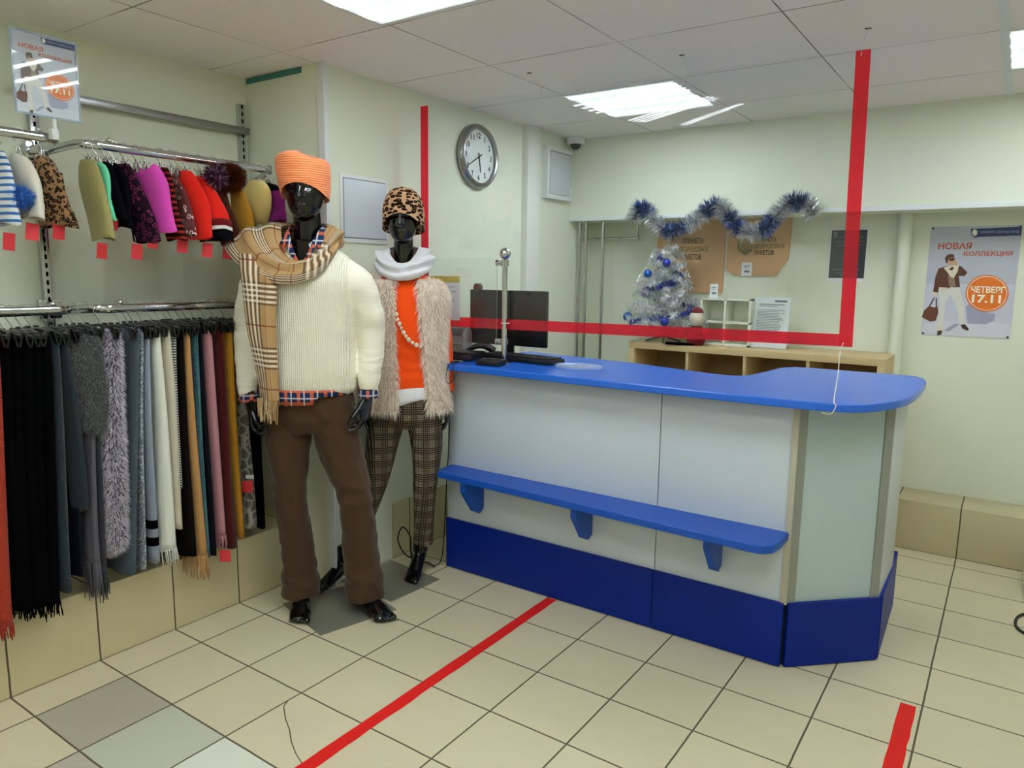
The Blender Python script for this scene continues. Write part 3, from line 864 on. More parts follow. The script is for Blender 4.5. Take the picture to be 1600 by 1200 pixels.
tag(MB().tube(catmull([(.375, 1.46, 1.046), (.37, 1.40, 1.046), (.362, 1.364, 1.0), (.345, 1.43, .9), (.332, 1.44, .7), (.30, 1.455, .4), (.285, 1.44, .06), (.26, 1.40, .012)], 8), .003, 6).build('drop_cable', M['cable']),
    'black cable dropping from the counter end down to the floor behind the mannequin', 'cable')
tag(MB().tube(catmull([(.02, 1.50, .012), (.10, 1.42, .012), (.09, 1.37, .05), (.06, 1.36, .12), (.055, 1.40, .17), (.09, 1.42, .12), (.12, 1.40, .012), (.20, 1.42, .01), (.27, 1.40, .012)], 8), .004, 6).build('floor_cable', M['cable']),
    'tangled black cable on the floor behind the checked trouser leg', 'cable')

# ------------------------------------------------------------------ behind the counter
M['birch'] = None
g = G('birch_veneer', .5, 0, None, .3); n = g.noise(g.scale(g.obj(), (2, 30, 30)), 3, 4)
g.col(g.mix(n, lin('d8c39a'), lin('c3a877'))); M['birch'] = g.mat
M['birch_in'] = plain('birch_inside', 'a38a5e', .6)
t = thing('cube_shelf', 'wide birch cube shelf unit against the back wall behind the counter', 'shelf unit', (.525, 3.0, 0))
KW, KD, KZ = 1.475, .39, 1.04
b = MB(); b.box2((0, 0, KZ - .038), (KW, KD, KZ), .001); b.build('top_board', M['birch'], t)
for x0 in (0, KW - .038):
    b = MB(); b.box2((x0, 0, .0), (x0 + .038, KD, KZ - .038), .001); b.build('side_board', M['birch'], t)
for k in (1, 2, 3):
    x = .038 + k * (KW - .076) / 4
    b = MB(); b.box2((x - .008, .004, .038), (x + .008, KD - .012, KZ - .038)); b.build('divider', M['birch'], t)
b = MB(); b.box2((.038, 0, 0), (KW - .038, KD, .038)); b.build('bottom_board', M['birch'], t)
for z in (.35, .68):
    b = MB(); b.box2((.038, .004, z - .008), (KW - .038, KD - .012, z + .008)); b.build('shelf_board', M['birch'], t)
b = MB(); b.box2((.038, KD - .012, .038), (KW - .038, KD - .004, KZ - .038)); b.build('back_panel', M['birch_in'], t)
# chrome hanging poles
px = (-.0, .085, .213)
for x, l in zip((.032, .085, .213), ('chrome pole nearest the left wall behind the counter', 'second chrome pole from the left wall behind the counter', 'third chrome pole from the left wall, nearest the silver tree')):
    b = MB(); b.tube([(x, 3.2, 0), (x, 3.2, 1.815)], .0125, 18); tag(b.build('pole', M['chrome']), l, 'pole', 'chrome poles')
t = thing('wall_rail', 'short chrome clothes rail on the back wall held up under the header', 'rail', (0, 3.33, 1.706))
MB().tube([(0.0, 0, 0), (.408, 0, 0)], .009, 14).build('bar', M['chrome'], t)
MB().tube([(.40, 0, -.005), (.40, 0, .109)], .010, 14).build('drop_arm', M['chrome'], t)
b = MB(); b.lathe([(.024, 0), (.024, .008), (.012, .014)], (0, 0, 0), 20, 'x'); b.build('flange', M['chrome'], t)
b = MB(); b.sphere((.405, 0, 0), .0155); b.build('elbow', M['chrome'], t)

# paper bags pinned flat to the wall
M['kraft'] = plain('kraft_paper', 'd6aa80', .75, 0, .2, (30, .15), .2)
M['bag_ink'] = plain('bag_ink', '3a3a2c', .7)
M['bag_ink2'] = plain('bag_ink_olive', '7d7443', .7)
def bag(name, label, poly, x0, z0, lines, emblem=None):
    t = thing(name, label, 'paper bag', (x0, 3.398, z0), 0, 'flat paper bags')
    b = MB(); b.prism(poly, -.014, 0, 'xz'); b.build('sheet', M['kraft'], t, smooth=None)
    b = MB()
    for s, a, c, d, e, m in lines: text_into(b, s, a, c, d, e, -.0155, m, .03)
    b.build('lettering', [M['bag_ink'], M['bag_ink2']], t, smooth=None)
    if emblem:
        ex, ez, r = emblem
        b = MB()
        b.prism([(ex - r, ez + r), (ex + r * .3, ez + r), (ex + r, ez + r * .1), (ex + r * .9, ez - r * .7), (ex + .1 * r, ez - r * 1.25), (ex - r * .9, ez - r * .6)], -.0152, -.014, 'xz', 0)
        for i in range(-2, 3):
            b.tube([(ex + i * r * .3 - r * .2, -.0156, ez + r * .5), (ex + i * r * .3 + r * .2, -.0156, ez - r * .55)], .0016, 4, mat=1)
            b.tube([(ex - r * .7, -.0156, ez + i * r * .24 - .06 * r), (ex + r * .7, -.0156, ez + i * r * .24 + .1 * r)], .0016, 4, mat=1)
        b.build('emblem', [M['bag_ink2'], M['kraft']], t, smooth=None)
    return t
bag('paper_bag', 'large brown paper bag flat on the back wall behind the silver tree', [(0, 0), (.44, 0), (.455, .02), (.455, .46), (0, .46)], .525, 1.352,
    [('ПЛАНЕТА', .175, .315, .315, .352, 0), ('БЕЗРАЗОВЫХ', .155, .352, .262, .296, 1), ('ПАКЕТОВ', .175, .305, .212, .248, 0)])
bag('paper_bag', 'smaller brown paper bag with cut bottom corners right of the tall one', [(0, .04), (.05, .002), (.31, 0), (.375, .105), (.385, .345), (.0, .345)], .997, 1.467,
    [('ПЛАНЕТА', .175, .30, .205, .235, 0), ('БЕЗРАЗОВЫХ', .172, .352, .165, .193, 1), ('ПАКЕТОВ', .172, .29, .126, .155, 0)], (.112, .185, .05))
def price_tag(x, y, z, w, h, label):
    t = thing('price_tag', label, 'price tag', (x, y, z))
    b = MB(); b.box((0, 0, h / 2), (w, .0016, h))
    for q in (((-.3, .72), (.3, .78)), ((-.3, .6), (.1, .64)), ((-.22, .28), (.3, .42))): b.box2((w * q[0][0], -.0016, h * q[0][1]), (w * q[1][0], -.0009, h * q[1][1]), mat=1)
    b.build('card', [M['paper'], M['ink']], t, smooth=None)
price_tag(.99, 3.20, 1.327, .05, .085, 'small white price card standing on top of the little white cube rack')
price_tag(1.128, 3.3815, 1.462, .065, .085, 'small white price card on the paper bag with cut corners')

# little white rack, framed document
M['rack_white'] = plain('rack_cream', 'e3e4d6', .5)
t = thing('cube_rack', 'little white open rack with four compartments on the birch shelf', 'rack', (.93, 3.14, KZ + .001))
b = MB(); T_ = .012
for z in (0, .135, .275): b.box2((0, 0, z), (.31, .16, z + T_), .001)
for x in (0, .149, .298): b.box2((x, 0, 0), (x + T_, .16, .287), .001)
b.build('frame', M['rack_white'], t)
b = MB(); b.box2((0, .158, 0), (.31, .163, .287)); b.build('back_panel', M['rack_white'], t)
t = thing('document_frame', 'printed document in a clear stand leaning on the birch shelf', 'document', (1.345, 3.17, KZ + .001))
ry = Matrix.Rotation(math.radians(-8), 3, 'X')
b = MB(); b.box((0, .0165, .15), (.222, .003, .31), rot=ry); b.build('cover', M['glass'], t, smooth=None)
b = MB(); b.box((0, .02, .15), (.212, .003, .30), rot=ry)
for k in range(20):
    rr = random.Random(k); z = .225 - k * .0092; w = rr.uniform(.12, .165)
    b.box((-.082 + w / 2, .0175 - (z - .15) * -.1405, z), (w, .001, .003), rot=ry, mat=1)
for q, (z, x0, w, hh) in enumerate(((.278, .05, .07, .012), (.258, 0, .15, .005), (.248, -.02, .11, .004))): b.box((x0, .0175 + (z - .15) * .1405, z), (w, .001, hh), rot=ry, mat=1)
b.build('sheet', [M['paper'], M['ink']], t, smooth=None)
MB().box((0, .055, .006), (.20, .09, .006), .002).build('foot', M['tray'], t)

# ------------------------------------------------------------------ silver tree with ornaments
M['silver_fur'] = furmat('silver_tinsel', [(0, 'dfe2e8'), (.5, 'ffffff'), (1, 'b9bdc6')], .25, .3)
for n_ in M['silver_fur'].node_tree.nodes:
    if n_.type == 'BSDF_PRINCIPLED': n_.inputs['Metallic'].default_value = .3
def tinselmat(name, stops):
    m = furmat(name, stops, .22, .2)
    for q in m.node_tree.nodes:
        if q.type == 'BSDF_PRINCIPLED': q.inputs['Metallic'].default_value = .8
    return m
M['t_blue'] = tinselmat('blue_tinsel', [(0, '122a60'), (.5, '2c5aa8'), (.85, '4f86d8'), (1, 'b5d0ff')])
M['t_royal'] = tinselmat('royal_tinsel', [(0, '1a2a9a'), (.5, '3a55d0'), (.85, '6f8cf0'), (1, 'd5e0ff')])
M['t_silver'] = tinselmat('silver_garland', [(0, 'a9adb5'), (.5, 'e6e9ee'), (1, 'ffffff')])
def tinsel(b, path, r, n, mats, seed, width=.0018):
    """radial strips along a path; mats(t) gives the material index at parameter t"""
    rg = np.random.default_rng(seed); P = np.array(path); m = len(P)
    t = rg.random(n) * (m - 1.001); i = t.astype(int); f = (t - i)[:, None]
    base = P[i] * (1 - f) + P[i + 1] * f
    tan = P[i + 1] - P[i]; tan /= np.linalg.norm(tan, axis=1, keepdims=True) + 1e-9
    d = rg.normal(size=(n, 3)); d -= tan * (d * tan).sum(1, keepdims=True); d /= np.linalg.norm(d, axis=1, keepdims=True) + 1e-9
    d = d + tan * rg.normal(size=(n, 1)) * .25
    mi = np.array([mats(x / (m - 1)) for x in t])
    for k in sorted(set(mi)):
        s = mi == k
        b.fur(base[s], d[s], r * (.75 + .3 * rg.random(s.sum())), width, k, seed=seed + k)
    return b
TX, TY, TZ = .70, 3.13, KZ
t = thing('christmas_tree', 'small silver tinsel christmas tree standing on the birch shelf', 'christmas tree', (TX, TY, TZ))
MB().tube([(0, 0, .03), (0, 0, .60)], .009, 8).build('trunk', M['grey_plastic'], t)
b = MB()
for k in range(4): b.tube([(0, 0, .04), (.11 * math.cos(k * PI / 2 + .4), .11 * math.sin(k * PI / 2 + .4), .006)], .006, 6)
b.build('stand', plain('stand_green', '2c4034', .5), t)
b = MB(); rg = random.Random(5); tips = []
for k in range(62):
    h = .05 + .52 * (k / 62) ** 1.05; a = k * 2.39996 + rg.uniform(-.2, .2); R_ = .235 * (1 - (h - .05) / .60) + .045 + rg.uniform(-.02, .02)
    tip = (R_ * math.cos(a), R_ * math.sin(a), h + .06 * R_ / .25 + rg.uniform(-.015, .02)); tips.append(tip)
    path = [(tip[0] * s, tip[1] * s, h + (tip[2] - h) * s ** .6) for s in (0, .25, .5, .75, 1)]
    tinsel(b, path, .036, int(80 + 560 * R_), lambda q: 0, 100 + k, .0026)
tinsel(b, [(0, 0, .55), (0.005, 0, .63), (.01, 0, .66)], .03, 90, lambda q: 0, 77)
b.build('foliage', M['silver_fur'], t, smooth=None)
sp = [(.20 * (1 - k / 60) * math.cos(k * .27 + 3.6) * 1.05, .20 * (1 - k / 60) * math.sin(k * .27 + 3.6) * 1.05, .12 + .44 * k / 52) for k in range(0, 50)]
b = MB(); tinsel(b, [(TX + p[0], TY + p[1], TZ + p[2]) for p in sp], .030, 2600, lambda q: 0, 9, .0030)
tag(b.build('tinsel_string', M['t_royal'], smooth=None), 'royal blue tinsel string wound round the silver tree', 'tinsel')
M['bauble'] = plain('bauble_blue', '1660c8', .12, .7)
M['bauble2'] = plain('bauble_royal', '2438b8', .12, .7)
def bauble(x, y, z, r, m, label):
    t = thing('bauble', label, 'bauble', (x, y, z))
    MB().sphere((0, 0, 0), r, 22, 14).build('ball', m, t)
    MB().lathe([(r * .25, r * .95), (r * .25, r * 1.15)], n=12).build('cap', M['chrome'], t)
bauble(.515, 2.99, 1.20, .030, M['bauble'], 'bright blue bauble low on the left of the silver tree')
bauble(.665, 2.935, 1.47, .026, M['bauble'], 'bright blue bauble in the upper middle of the silver tree')
bauble(.775, 2.955, 1.535, .026, M['bauble2'], 'royal blue bauble near the top right of the silver tree')
bauble(.79, 2.925, 1.182, .026, M['bauble2'], 'royal blue bauble low on the right of the silver tree')
# stuffed toy beside the tree
t = thing('stuffed_toy', 'small stuffed toy in dark red sitting beside the silver tree', 'toy', (.945, 3.055, KZ + .001))
M['toy_red'] = fabric('toy_red', '7a1822'); M['toy_cream'] = fabric('toy_cream', 'ddd0c2')
b = MB(); b.lathe([(.045, 0), (.058, .03), (.05, .08), (.03, .12)], n=20); b.sphere((-.045, -.02, .075), .024, s=(1.2, 1, 1)); b.sphere((.045, -.03, .085), .02, s=(1.3, 1, 1)); me = remesh(b, .006, 3)
finish('body', me, M['toy_red'], t)
b = MB(); b.sphere((0, -.005, .165), .046, s=(1, .9, 1.15)); b.build('head', M['toy_cream'], t)
b = MB(); b.sphere((.070, -.045, .088), .020); b.build('hand', M['toy_cream'], t)
b = MB(); b.lathe([(.036, .196), (.038, .206), (.028, .222), (.006, .234)], n=18); b.build('cap', M['toy_red'], t)
tag(MB().box((.86, 3.02, KZ + .008), (.18, .05, .014), .004, .1).build('dark_strip', M['black_cloth']), 'flat black strip lying on the shelf edge below the tree', 'strip')
# tinsel garland along the header
gp = catmull([(.50, 3.05, 1.80), (.545, 3.05, 1.875), (.60, 3.045, 1.845), (.66, 3.05, 1.775), (.76, 3.05, 1.728), (.86, 3.05, 1.762), (.945, 3.05, 1.815), (1.00, 3.045, 1.865), (1.055, 3.045, 1.865), (1.10, 3.045, 1.815),
              (1.16, 3.05, 1.745), (1.235, 3.05, 1.705), (1.315, 3.05, 1.728), (1.365, 3.05, 1.785), (1.42, 3.045, 1.85), (1.48, 3.045, 1.878), (1.54, 3.045, 1.85), (1.585, 3.05, 1.80)], 6)
b = MB(); tinsel(b, gp, .070, 4600, lambda q: int((q * 12.4 + .45)) % 2, 3, .0030)
b.tube(gp, .004, 6, mat=1)
tag(b.build('tinsel_garland', [M['t_silver'], M['t_blue']], smooth=None), 'blue and silver tinsel garland hung in waves along the wall header', 'garland')

# floor tape, white box, cable loop
M['floor_tape'] = plain('floor_tape_red', 'e0241f', .55, 0, .15, (50, .15), .3)
rg = random.Random(3)
def ftape(x0, x1, y0, y1, label, skew=0.0):
    n = 60; rows = []
    for k in range(n + 1):
        y = y0 + (y1 - y0) * k / n; s = skew * (y1 - y)
        rows.append([(x0 + s + rg.uniform(-.0012, .0012), y, .0008), (x1 + s + rg.uniform(-.0028, .0012), y, .0008)])
    tag(MB().grid(rows).build('floor_tape', M['floor_tape'], smooth=None), label, 'floor tape', 'red floor tapes')
ftape(.897, .948, -1.6, 1.456, 'long red tape strip on the tiles running up to the counter plinth')
ftape(2.334, 2.385, -1.6, 1.478, 'red tape strip on the tiles at the lower right, ending past the counter')
t = thing('appliance', 'low white plastic box on the floor at the right edge', 'box', (2.69, 2.75, 0))
MB().box2((0, 0, .018), (.34, .30, .125), .012).build('housing', M['white_plastic'], t)
for x, y in ((.03, .03), (.31, .03), (.03, .27), (.31, .27)): MB().lathe([(.02, 0), (.02, .018)], (x, y, 0), 14).build('foot', M['black_plastic'], t)
tag(MB().tube(catmull([(2.76, 2.33, .006), (2.70, 2.33, .006), (2.664, 2.39, .006), (2.672, 2.50, .006), (2.72, 2.57, .006), (2.80, 2.60, .006)], 8), .006, 8).build('coiled_cable', M['cable']),
    'black cable curling on the floor by the right edge below the white box', 'cable')
# ------------------------------------------------------------------ wall rack
RX = -.20
def slotmat():
    g = G('slotted_chrome', .14, 1.0, 'c4c5c8'); x, y, z = g.xyz(g.obj())
    s = g.math('MULTIPLY', g.band(z, .032, 0.0, .009), g.math('LESS_THAN', g.math('ABSOLUTE', y), .0045))
    g.col(g.mix(s, lin('c4c5c8'), lin('0a0a0a'))); return g.mat
M['slots'] = slotmat()
def upright(y, z1, label):
    b = MB(); b.box2((-.52, -.016, .289), (-.494, .016, z1), .002)
    tag(b.build('slotted_upright', M['slots'], loc=(0, y, 0)), label, 'wall upright', 'slotted uprights')
upright(.06, 2.16, 'slotted chrome wall upright below the advertising sign')
upright(.945, 2.22, 'slotted chrome wall upright at the right end of the rack')
tag(MB().box2((-.494, .0, 2.083), (-.470, .965, 2.113), .003).build('crossbar', M['steel']), 'flat grey metal crossbar high on the wall above the hat rail', 'crossbar')
def rail(name, label, path, z, arm_from):
    t = thing(name, label, 'hanging rail', (0, 0, z), 0, 'hanging rails')
    MB().tube(catmull(path, 6), 1.0, 16, flat=(.016, .009)).build('tube', M['chrome'], t)
    b = MB(); b.box((-.486, arm_from, -.01), (.022, .03, .07), .003); b.build('bracket', M['chrome'], t)
    return t
Lp = [(-.49, .03, -.012), (-.34, .026, -.006), (-.235, .012, 0), (-.203, -.03, 0), (-.2, -.09, 0), (-.2, -.5, 0), (-.2, -1.1, 0)]
Rp = [(-.49, .075, -.012), (-.34, .072, -.006), (-.235, .085, 0), (-.203, .125, 0), (-.2, .19, 0), (-.2, .5, 0), (-.2, .86, 0)]
for z, w in ((1.896, 'upper'), (1.318, 'lower')):
    t = rail('hanging_rail', w + ' chrome clothes rail running out of the left edge', Lp, z, .03)
    MB().sphere((-.2, -.055, .022), .009).build('knob', M['chrome'], t)
    t = rail('hanging_rail', w + ' chrome clothes rail right of the slotted upright', Rp, z, .078)
    MB().sphere((-.2, .175, .022), .009).build('knob', M['chrome'], t)
    MB().box((-.2, .862, 0), (.022, .006, .038), .002).build('end_cap', M['steel'], t)
    MB().tube([(-.495, .93, -.045), (-.34, .90, -.03), (-.205, .85, -.014)], 1.0, 10, flat=(.014, .006)).build('arm', M['steel'], t)

# advertising sign standing on the upper rail
t = thing('sign_holder', 'framed advertising sign on a stem above the hat rail at the top left', 'sign', (-.155, -.037, 2.083), PI / 2 + .05)
poster_parts(t, .196, .252)
b = MB()
for a0, a1 in (((-.102, -.004, -.13), (.102, .004, -.124)), ((-.102, -.004, .124), (.102, .004, .13)), ((-.102, -.004, -.124), (-.097, .004, .124)), ((.097, -.004, -.124), (.102, .004, .124))): b.box2(a0, a1)
b.build('frame', M['tray'], t, smooth=None)
MB().box((0, -.0062, 0), (.196, .0012, .25)).build('clear_cover', M['glass'], t, smooth=None)
b = MB(); b.tube([(.015, .004, -.127), (.015, .004, -.19)], .006, 10); b.box((.015, .012, -.178), (.022, .024, .035), .003); b.build('stem', M['white_plastic'], t)

# ------------------------------------------------------------------ hangers
def hook_mb(b, mat=0, drop=.052, big=.012):
    pts = [(0, big * math.sin(a) * 1.0, big * .9 + big * 1.05 * math.cos(a)) for a in np.linspace(-2.5, 1.2, 12)]
    pts = [(0, p[1], p[2]) for p in pts][::-1]
    pts = [(0, big * math.sin(a), big * math.cos(a)) for a in np.linspace(1.9, -1.2, 12)] + [(0, -.004, -.018), (0, 0, -drop * .7), (0, 0, -drop)]
    return b.tube(pts, .0013, 6, mat=mat)
M['hanger_black'] = plain('hanger_black', '0d0d0e', .3)
def mk_hanger():
    """black trouser hanger; origin at the rail"""
    t = thing('clip_hanger', 'x', 'hanger', (0, 0, 0), 0, 'black clip hangers')
    b = MB(); pts = [(0, .021 * math.sin(a), .004 + .021 * math.cos(a)) for a in np.linspace(1.7, -1.5, 14)] + [(0, -.014, -.02), (0, 0, -.045), (0, 0, -.062)]
    b.tube(pts, .0016, 6); b.build('hook', M['wire'], t)
    b = MB(); b.tube([(-.15, 0, -.072), (-.06, 0, -.066), (0, 0, -.060), (.06, 0, -.066), (.15, 0, -.072)], .006, 8); b.build('bar', M['hanger_black'], t)
    for x in (-.125, .115):
        b = MB(); b.box((x, -.008, -.082), (.026, .006, .05), .002, rot=Matrix.Rotation(.22, 3, 'X')); b.box((x, .008, -.082), (.026, .006, .05), .002, rot=Matrix.Rotation(-.22, 3, 'X'))
        b.tube([(x - .012, 0, -.074), (x + .012, 0, -.074)], .007, 8)
        b.build('clip', M['hanger_black'], t)
    return t
hanger0 = None
def hanger(y, z, label, rz=0.0):
    global hanger0
    if hanger0 is None:
        hanger0 = mk_hanger(); r = hanger0; r.location = (RX, y, z); r.rotation_euler = (0, 0, rz); r['label'] = label
    else:
        r = dup(hanger0, (RX, y, z + random.uniform(-.004, .004)), rz + random.uniform(-.1, .1), label)
    if y > .57: r.scale = (.66, 1, 1)
    return r
def mk_clip():
    t = thing('clip_hook', 'x', 'hook', (0, 0, 0), 0, 'wire hooks with clips')
    b = MB(); pts = [(0, .018 * math.sin(a), .002 + .019 * math.cos(a)) for a in np.linspace(1.8, -1.5, 12)] + [(0, -.012, -.018), (0, 0, -.032), (0, 0, -.05)]
    b.tube(pts, .0015, 6); b.build('hook', M['wire'], t)
    for s in (-1, 1):
        b = MB(); b.box((0, s * .0055, -.060), (.018, .0025, .034), .001, rot=Matrix.Rotation(s * .16, 3, 'X'))
        b.tube([(-.010, s * .006, -.045), (-.013, s * .014, -.036)], .0015, 5); b.tube([(.010, s * .006, -.045), (.013, s * .014, -.036)], .0015, 5)
        b.build('clip', M['wire'], t)
    return t
clip0 = None
def clip_hook(y, z, label):
    global clip0
    if clip0 is None:
        clip0 = mk_clip(); clip0.location = (RX, y, z); clip0['label'] = label
    else:
        dup(clip0, (RX, y, z), random.uniform(-.5, .5), label)

# ------------------------------------------------------------------ scarves on the lower rail
def scarf_rings(y0, y1, z0, z1, xa, xb, hy, seed, n=30, wav=1.0, topx=None, hyb=None, pinch=.5, roll=False):
    """folded cloth hanging down; xa=(back,front) at the top, xb at the bottom"""
    rg = random.Random(seed); ph = [rg.uniform(0, 6.28) for _ in range(6)]; K = 26; rings = []
    hyb = hyb or hy
    for k in range(K + 1):
        s = k / K; z = z0 + (z1 - z0) * s
        yc = y0 + (y1 - y0) * s ** .85 + .004 * wav * math.sin(4 * s + ph[0])
        w = min(1.0, pinch + (1 - pinch) * (s / .16) ** .6) if s < .16 else 1.0
        x_b = xa[0] + (xb[0] - xa[0]) * s; x_f = xa[1] + (xb[1] - xa[1]) * s
        cx, rx = (x_b + x_f) / 2, abs(x_f - x_b) / 2
        ry = (hy + (hyb - hy) * s) * (.65 + .35 * w)
        if k == 0: rx *= .97; ry *= .7
        end = 1.0
        if roll and s > .93: end = max(.25, math.sqrt(max(0.02, 1 - ((s - .93) / .07) ** 2)))
        ring = []
        for q in range(n):
            a = 2 * PI * q / n; ca, sa = math.cos(a), math.sin(a)
            ex = abs(ca) ** .75 * (1 if ca > 0 else -1); ey = abs(sa) ** .8 * (1 if sa > 0 else -1)
            f = 1 + wav * (.10 * math.sin(3 * a + ph[1] + 2.2 * s) + .07 * math.sin(5 * a + ph[2] - 3 * s)) * (.35 + .65 * s)
            fold = wav * .35 * ry * math.sin(ex * 7 + ph[3] + 1.5 * s) * (1 if sa > 0 else .6)
            ring.append((cx + rx * ex * end * (1 + wav * .04 * math.sin(2 * a + ph[4])), yc + ry * ey * f * end + fold * .6, z + .003 * wav * math.sin(6 * s + 2 * a + ph[5])))
        rings.append(ring)
    return rings
def fringe_mb(b, ring, length, count, seed, r=.0022, jit=.006, mat=0):
    rg = random.Random(seed); n = len(ring)
    for k in range(count):
        f = (k + rg.random() * .6) / count * n; i = int(f) % n; u = f - int(f)
        p = np.array(ring[i]) * (1 - u) + np.array(ring[(i + 1) % n]) * u
        L = length * rg.uniform(.75, 1.1); dx, dy = rg.uniform(-jit, jit), rg.uniform(-jit, jit)
        b.tube([p + (0, 0, .006), p + np.array((dx * .4, dy * .4, -L * .35)), p + np.array((dx, dy, -L * .7)), p + np.array((dx * 1.2 + rg.uniform(-jit, jit) * .5, dy * 1.2, -L))],
               [r, r * .95, r * 1.05, r * .7], 5, mat=mat)
    return b
SCZ = 1.242
def scarf(name, label, cat, mat, y0, y1, z1, hy, seed, xa=(-.33, -.085), xb=(-.165, -.075), z0=SCZ, fringe=0, nfr=22, fr_mat=None, hyb=None, wav=1.0, group=None, sfur=None, hang=True, short=None, roll=False, smooth=1.6, tagred=None, pinch=.5):
    if z1 > .31 and xb == (-.165, -.075): xb = (-.30, -.072)
    t = thing(name, label, cat, (RX, y0, z0), 0, group or 'scarves on the lower rail')
    R_ = scarf_rings(0, y1 - y0, 0, z1 - z0, (xa[0] - RX, xa[1] - RX), (xb[0] - RX, xb[1] - RX), hy, seed, hyb=hyb, wav=wav, roll=roll, pinch=pinch)
    b = MB(); b.loft(R_); o = b.build('cloth', mat, t, smooth=smooth, fixn=True)
    if fringe:
        f = MB(); fringe_mb(f, R_[-1], fringe, nfr, seed + 50); q = f.build('fringe', fr_mat or mat, t, smooth=1.6)
    if sfur:
        P, N = sample_surface(o.data, sfur[0], seed, keep=lambda p: p[0] > -.06)
        rg = np.random.default_rng(seed)
        d = N + np.array((0, 0, -.55)) + rg.normal(size=N.shape) * .35; d /= np.linalg.norm(d, axis=1, keepdims=True)
        f = MB(); f.fur(P, d, sfur[1] * (.6 + .6 * rg.random(len(P))), sfur[2], bend=(0, 0, -1), seed=seed); f.build('fur', sfur[3], t, smooth=None)
    if tagred:
        MB().box((tagred[0], tagred[1], tagred[2]), (.045, .002, .05), rot=Matrix.Rotation(.6, 3, 'Z')).build('red_tag', M['tag_red'], t, smooth=None)
    if hang:
        hanger(y0, 1.318, 'black clip hanger holding the ' + (short or label).replace('beside the off-white fringed one', 'by the white one').replace('between slate and light blue', 'with speckles').replace('hanging short with a rounded end left of the plush scarf', 'with the short rounded end').replace('gathered in ruffles at the top left of the right rail', 'in ruffles').replace('in the middle of the lower rail', '').replace('behind the standing mannequin', '').replace(' at the right end of the lower rail', ' at the right end').replace('between the grey-purple and shaggy scarves', 'left of the shaggy one').strip(), random.Random(seed).uniform(-.06, .06))
    return t
F = fabric
c_orange = F('orange_red_knit', 'b03a24', 'knit'); c_slate = F('slate_wool', '2a343d', 'knit'); c_dk = F('dark_slate', '262f35'); c_purp = F('grey_purple', '5a5660'); c_dk2 = F('dark_grey', '34363a')
c_ruff = F('dark_grey_plush', '525355', 'plain', 180, .6); c_knit = F('slate_knit', '4a5560', 'knit'); c_tweed = F('grey_tweed', '59626a', 'speckle', 300, .3, 'a9b2ba'); c_lb = F('light_grey_blue', '8d94a6')
c_white = F('off_white_wool', 'd9d9cf', 'plain', 300, .15); c_cream = F('cream_wool', 'c6beac', 'plain', 300, .25); c_strip = F('white_dark_stripes', 'c9c7bf', 'finestripe', 300, .1, '35353a')
c_brown = F('black_brown', '15100f'); c_tan = F('camel_wool', 'b98a58', 'plain', 300, .25); c_teal = F('teal_speckle', '46707a', 'dots', 300, .3, '16242a'); c_navy = F('dark_navy', '14141c')
c_pink = F('dusty_pink_wool', 'b07a84', 'plain', 300, .25); c_maroon = F('dark_maroon', '4a0a0c'); c_must = F('mustard_wool', 'a8741c', 'plain', 300, .35); c_dots = F('brown_dots', '3a2c20', 'dots', 300, .2, '8a775e')
c_gir = F('giraffe_grey', '5f5b56', 'giraffe', 300, .2, 'a8a49e'); c_darkbl = F('dark_blue_wool', '171d26')
fur_grey = furmat('shaggy_grey', [(0, 'aaa4b2'), (.5, 'cac4d0'), (.8, 'dcd6e0'), (1, '7e7886')], thin=.0)
fur_dark = furmat('plush_dark', [(0, '5a5b5d'), (.6, '7c7d7f'), (1, '3c3c3e')], thin=.0)

scarf('scarf', 'orange-red fringed scarf at the far left edge of the lower rail', 'scarf', c_orange, -.285, -.325, .30, .026, 1, fringe=.045, nfr=26, short='orange-red fringed scarf')
scarf('scarf', 'second scarf from the left edge, orange-red behind the black bunch', 'scarf', c_orange, -.335, -.36, .33, .024, 2, xa=(-.34, -.10), fringe=.05)
for k, (y0, y1, z1, fr) in enumerate(((-.245, -.285, .36, 0), (-.215, -.262, .335, .03), (-.186, -.238, .33, 0), (-.158, -.212, .335, .04), (-.130, -.180, .325, .05))):
    scarf('scarf', 'plain black scarf in the dark bunch at the left end of the lower rail', 'scarf', M['black_cloth'], y0, y1, z1, .021, 10 + k, xa=(-.33, -.078 - .004 * (k % 2)), xb=(-.17, -.07 + .004 * (k % 2)), fringe=fr, nfr=26, group='black scarves', hyb=.026,
          short='black scarves at the left end')
scarf('scarf', 'dark slate knitted scarf just right of the black bunch', 'scarf', c_slate, -.104, -.128, .355, .020, 21, hyb=.026)
scarf('scarf', 'dark blue-grey scarf hanging short with a rounded end left of the plush scarf', 'scarf', c_dk, -.078, -.055, .60, .018, 22, xb=(-.26, -.075), roll=True, hyb=.022)
scarf('scarf', 'thin dark blue scarf under the short rounded one', 'scarf', c_darkbl, -.058, -.075, .38, .013, 23, xa=(-.33, -.10), xb=(-.30, -.095))
